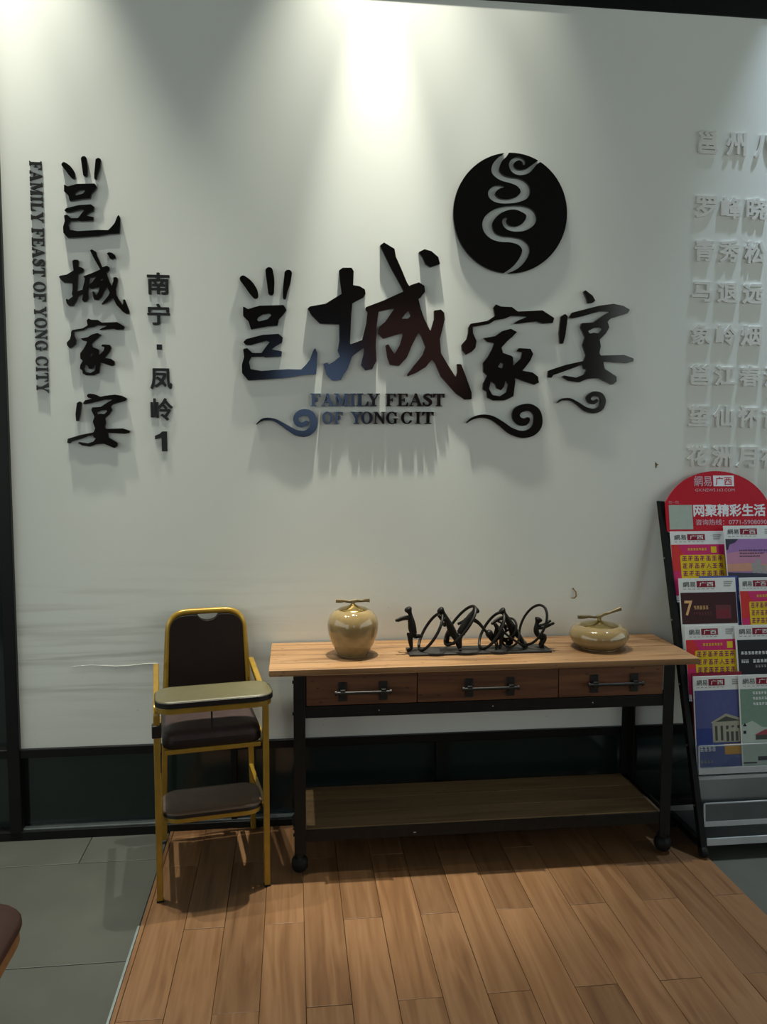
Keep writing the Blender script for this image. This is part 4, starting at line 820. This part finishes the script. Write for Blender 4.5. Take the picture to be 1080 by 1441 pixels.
def promo(s, W, Hh):
    s.rect(0, 0.02, W, Hh - 0.055, 'magenta', 0.5); s.poly([(0, Hh - 0.055), (0.03, Hh - 0.055), (0.055, Hh - 0.10), (0.03, 0.12), (0, 0.12)], 'scarlet', 1)
    blocks(s, 0.07, Hh - 0.080, 0.155, Hh - 0.070, 7, 'yellow', 1.5); s.rect(0.172, Hh - 0.090, 0.196, Hh - 0.064, 'yellow', 1.5)
    s.poly(rrect(0.036, Hh - 0.195, W - 0.006, Hh - 0.098, 0.006), 'yellow', 1.5)
    for r_ in range(3): blocks(s, 0.042, Hh - 0.122 - 0.031 * r_, W - 0.012, Hh - 0.102 - 0.031 * r_, 7, 'purple', 2.5)
    u = 0.042 + (W - 0.054) * 4 / 7.0; s.rect(u, Hh - 0.155, u + 0.024, Hh - 0.131, 'yellow', 3); s.text('人', u + 0.001, Hh - 0.154, u + 0.024, Hh - 0.132, 'purple', 3.5, 0.012)
def dusk(s, W, Hh):
    s.rect(0.004, 0.05, W, Hh - 0.055, 'dusk', 0.5); s.poly([(0.004, 0.14), (0.004, 0.19), (0.08, 0.20), (W, 0.185), (W, 0.14)], 'duskrose', 1); s.poly([(0.004, 0.115), (0.004, 0.145), (0.09, 0.150), (W, 0.14), (W, 0.115)], 'peach', 1.5)
    s.poly([(0.004, Hh - 0.055), (0.06, Hh - 0.055), (0.045, Hh - 0.07), (0.02, Hh - 0.078), (0.012, Hh - 0.10), (0.004, Hh - 0.10)], 'night', 2); lines(s, 0.06, Hh - 0.10, 0.19, 3, 0.012, 'night', 2, 0.006)
    for a, b, h_ in ((0.11, 0.125, 0.15), (0.128, 0.15, 0.165), (0.153, 0.172, 0.14), (0.176, 0.2, 0.158), (0.205, W, 0.15)): s.rect(a, 0.09, b, h_, 'grey', 2)
    s.poly([(0.004, 0.05), (W, 0.05), (W, 0.10), (0.12, 0.108), (0.004, 0.112)], 'night', 2.2); s.rect(0.004, 0.02, W, 0.05, 'dusk', 1)
def seven(s, W, Hh):
    s.rect(0.004, 0.10, W - 0.002, Hh - 0.058, 'wine', 0.5); s.text('7', 0.018, Hh - 0.150, 0.052, Hh - 0.090, 'goldtext', 2, 0.02)
    blocks(s, 0.056, Hh - 0.126, 0.120, Hh - 0.112, 5, 'goldtext', 2); blocks(s, 0.052, Hh - 0.150, 0.135, Hh - 0.136, 7, 'wine2', 2); s.rect(0.150, Hh - 0.165, 0.215, Hh - 0.110, 'wine2', 1.5)
    for i in range(6): s.rect(0.153 + 0.010 * i, Hh - 0.163, 0.158 + 0.010 * i, Hh - 0.128, 'maroon', 2)
def dark(s, W, Hh):
    s.rect(0.006, 0.03, W, Hh - 0.058, 'black', 0.5); lines(s, 0.018, Hh - 0.104, 0.21, 1, 0.01, 'white', 2, 0.012); lines(s, 0.018, Hh - 0.136, 0.05, 1, 0.01, 'white', 2, 0.013); lines(s, 0.066, Hh - 0.136, 0.21, 1, 0.01, 'white', 2, 0.013); lines(s, 0.075, Hh - 0.158, 0.16, 1, 0.01, 'grey', 2, 0.010)
def hall(s, W, Hh):
    s.rect(0.004, 0.10, W, Hh - 0.055, 'skyblue', 0.5); s.rect(0.004, 0.10, 0.07, 0.16, 'deepblue', 1)
    s.poly([(0.072, 0.105), (0.072, 0.178), (0.066, 0.182), (0.130, 0.215), (0.205, 0.190), (0.205, 0.105)], 'stone', 1.5); s.poly([(0.085, 0.183), (0.130, 0.204), (0.19, 0.186)], 'stonedark', 2)
    for i in range(5): s.rect(0.082 + 0.023 * i, 0.112, 0.092 + 0.023 * i, 0.168, 'stonedark', 2)
    s.poly([(0.120, 0.105), (0.120, 0.15), (0.16, 0.162), (0.21, 0.150), (0.21, 0.105)], 'stone', 2.5)
    for i in range(4): s.rect(0.128 + 0.019 * i, 0.108, 0.139 + 0.019 * i, 0.145, 'stonedark', 3)
    s.rect(0.004, 0.012, W, 0.10, 'blue', 1); s.rect(0.118, 0.058, W - 0.02, 0.098, 'orange', 3.5); blocks(s, 0.016, 0.072, 0.082, 0.090, 4, 'white', 2); lines(s, 0.016, 0.038, 0.07, 1, 0.01, 'grey', 2, 0.010); s.poly([(0.10, 0.012), (0.15, 0.05), (W, 0.03), (W, 0.012)], 'deepblue', 2)
def garden(s, W, Hh):
    s.rect(0.004, 0.10, W, Hh - 0.055, 'teal', 0.5); s.poly([(0.004, 0.01), (0.004, 0.17), (0.05, 0.185), (0.09, 0.16), (W, 0.15), (W, 0.01)], 'palegreen', 1)
    lines(s, 0.055, Hh - 0.066, 0.20, 3, 0.021, 'white', 2, 0.010, 0.01); s.poly([(0.055, 0.13), (0.10, 0.15), (0.22, 0.152), (W, 0.13)], 'roofred', 2); s.rect(0.06, 0.112, W, 0.13, 'stonedark', 2)
    s.poly([(0.008, 0.165), (0.018, 0.178), (0.026, 0.165)], 'black', 2); s.rect(0.010, 0.136, 0.022, 0.148, 'black', 2); s.rect(0.065, 0.032, 0.14, 0.048, 'black', 2); s.rect(0.004, 0.022, 0.06, 0.028, 'black', 2)
def leaflet(px, py, zb, ytop, art, label, W=0.235, mc='maroon', tilt=0.10, roll=0.0, extra=0.0, back=None):
    t = U(px, py, ytop); W = min(W, 1.992 - t[0]); Hh = t[2] - zb; L_ = Hh / math.cos(tilt); g = MB(); g.box(0, -0.002, 0, W, 0.002, L_)
    o = g.build('leaflet', 'ink_paper', None, True, 0.0008); o.location = (t[0], ytop - L_ * math.sin(tilt), zb); o.rotation_euler = (-tilt, roll, 0)
    tag(o, label, 'leaflet', 'leaflets in the rack'); s = Sheet(); masthead(s, W, L_, mc); art(s, W, L_)
    if back: back(s, W, L_)
    s.build('cover_print', o); return o
def ytop(z_, off): return LY(z_) - off
leaflet(943, 748, 0.932, -0.079, promo, 'magenta leaflet with yellow print under the left half of the red header', tilt=0.22)
leaflet(1018, 740, 0.935, -0.099, dusk, 'leaflet with purple dusk skyline, right side of the top tier', tilt=0.22)
leaflet(955, 814, 0.747, -0.155, seven, 'dark maroon leaflet with a gold number 7', W=0.243, tilt=0.20)
leaflet(1040, 813, 0.747, -0.162, promo, 'magenta and yellow leaflet right of the maroon number 7 leaflet', tilt=0.20)
leaflet(964, 881, 0.562, -0.222, promo, 'magenta and yellow leaflet below the number 7 leaflet, by the table corner', W=0.215, tilt=0.19)
leaflet(1034, 880, 0.562, -0.232, dark, 'black leaflet with white print, right side of the third tier', tilt=0.19)
leaflet(975, 952, 0.303, -0.292, hall, 'blue leaflet with pale columned hall in the lowest filled pocket', W=0.205, tilt=0.155)
leaflet(1039, 950, 0.303, -0.299, garden, 'green leaflet with red roof picture in the lowest filled pocket', tilt=0.155)
# a blue sheet and a red one sticking out behind
for (px, py, dx, yt, zb, m, lab, W_) in ((984, 811, 0, -0.149, 0.80, 'ink_blue', 'plain blue sheet sticking out behind the number 7 leaflet', 0.165), (973, 947, 0, -0.2855, 0.42, 'ink_maroon', 'dark red sheet showing behind the blue columned hall leaflet', 0.21)):
    t = U(px, py, yt); tl = 0.2 if W_ < 0.2 else 0.155; L_ = (t[2] - zb) / math.cos(tl); o = MB().box(0, -0.001, 0, W_, 0.001, L_).build('loose_sheet', m, None, True); o.location = (t[0], yt - L_ * math.sin(tl), zb); o.rotation_euler = (-tl, 0, 0); tag(o, lab, 'leaflet')
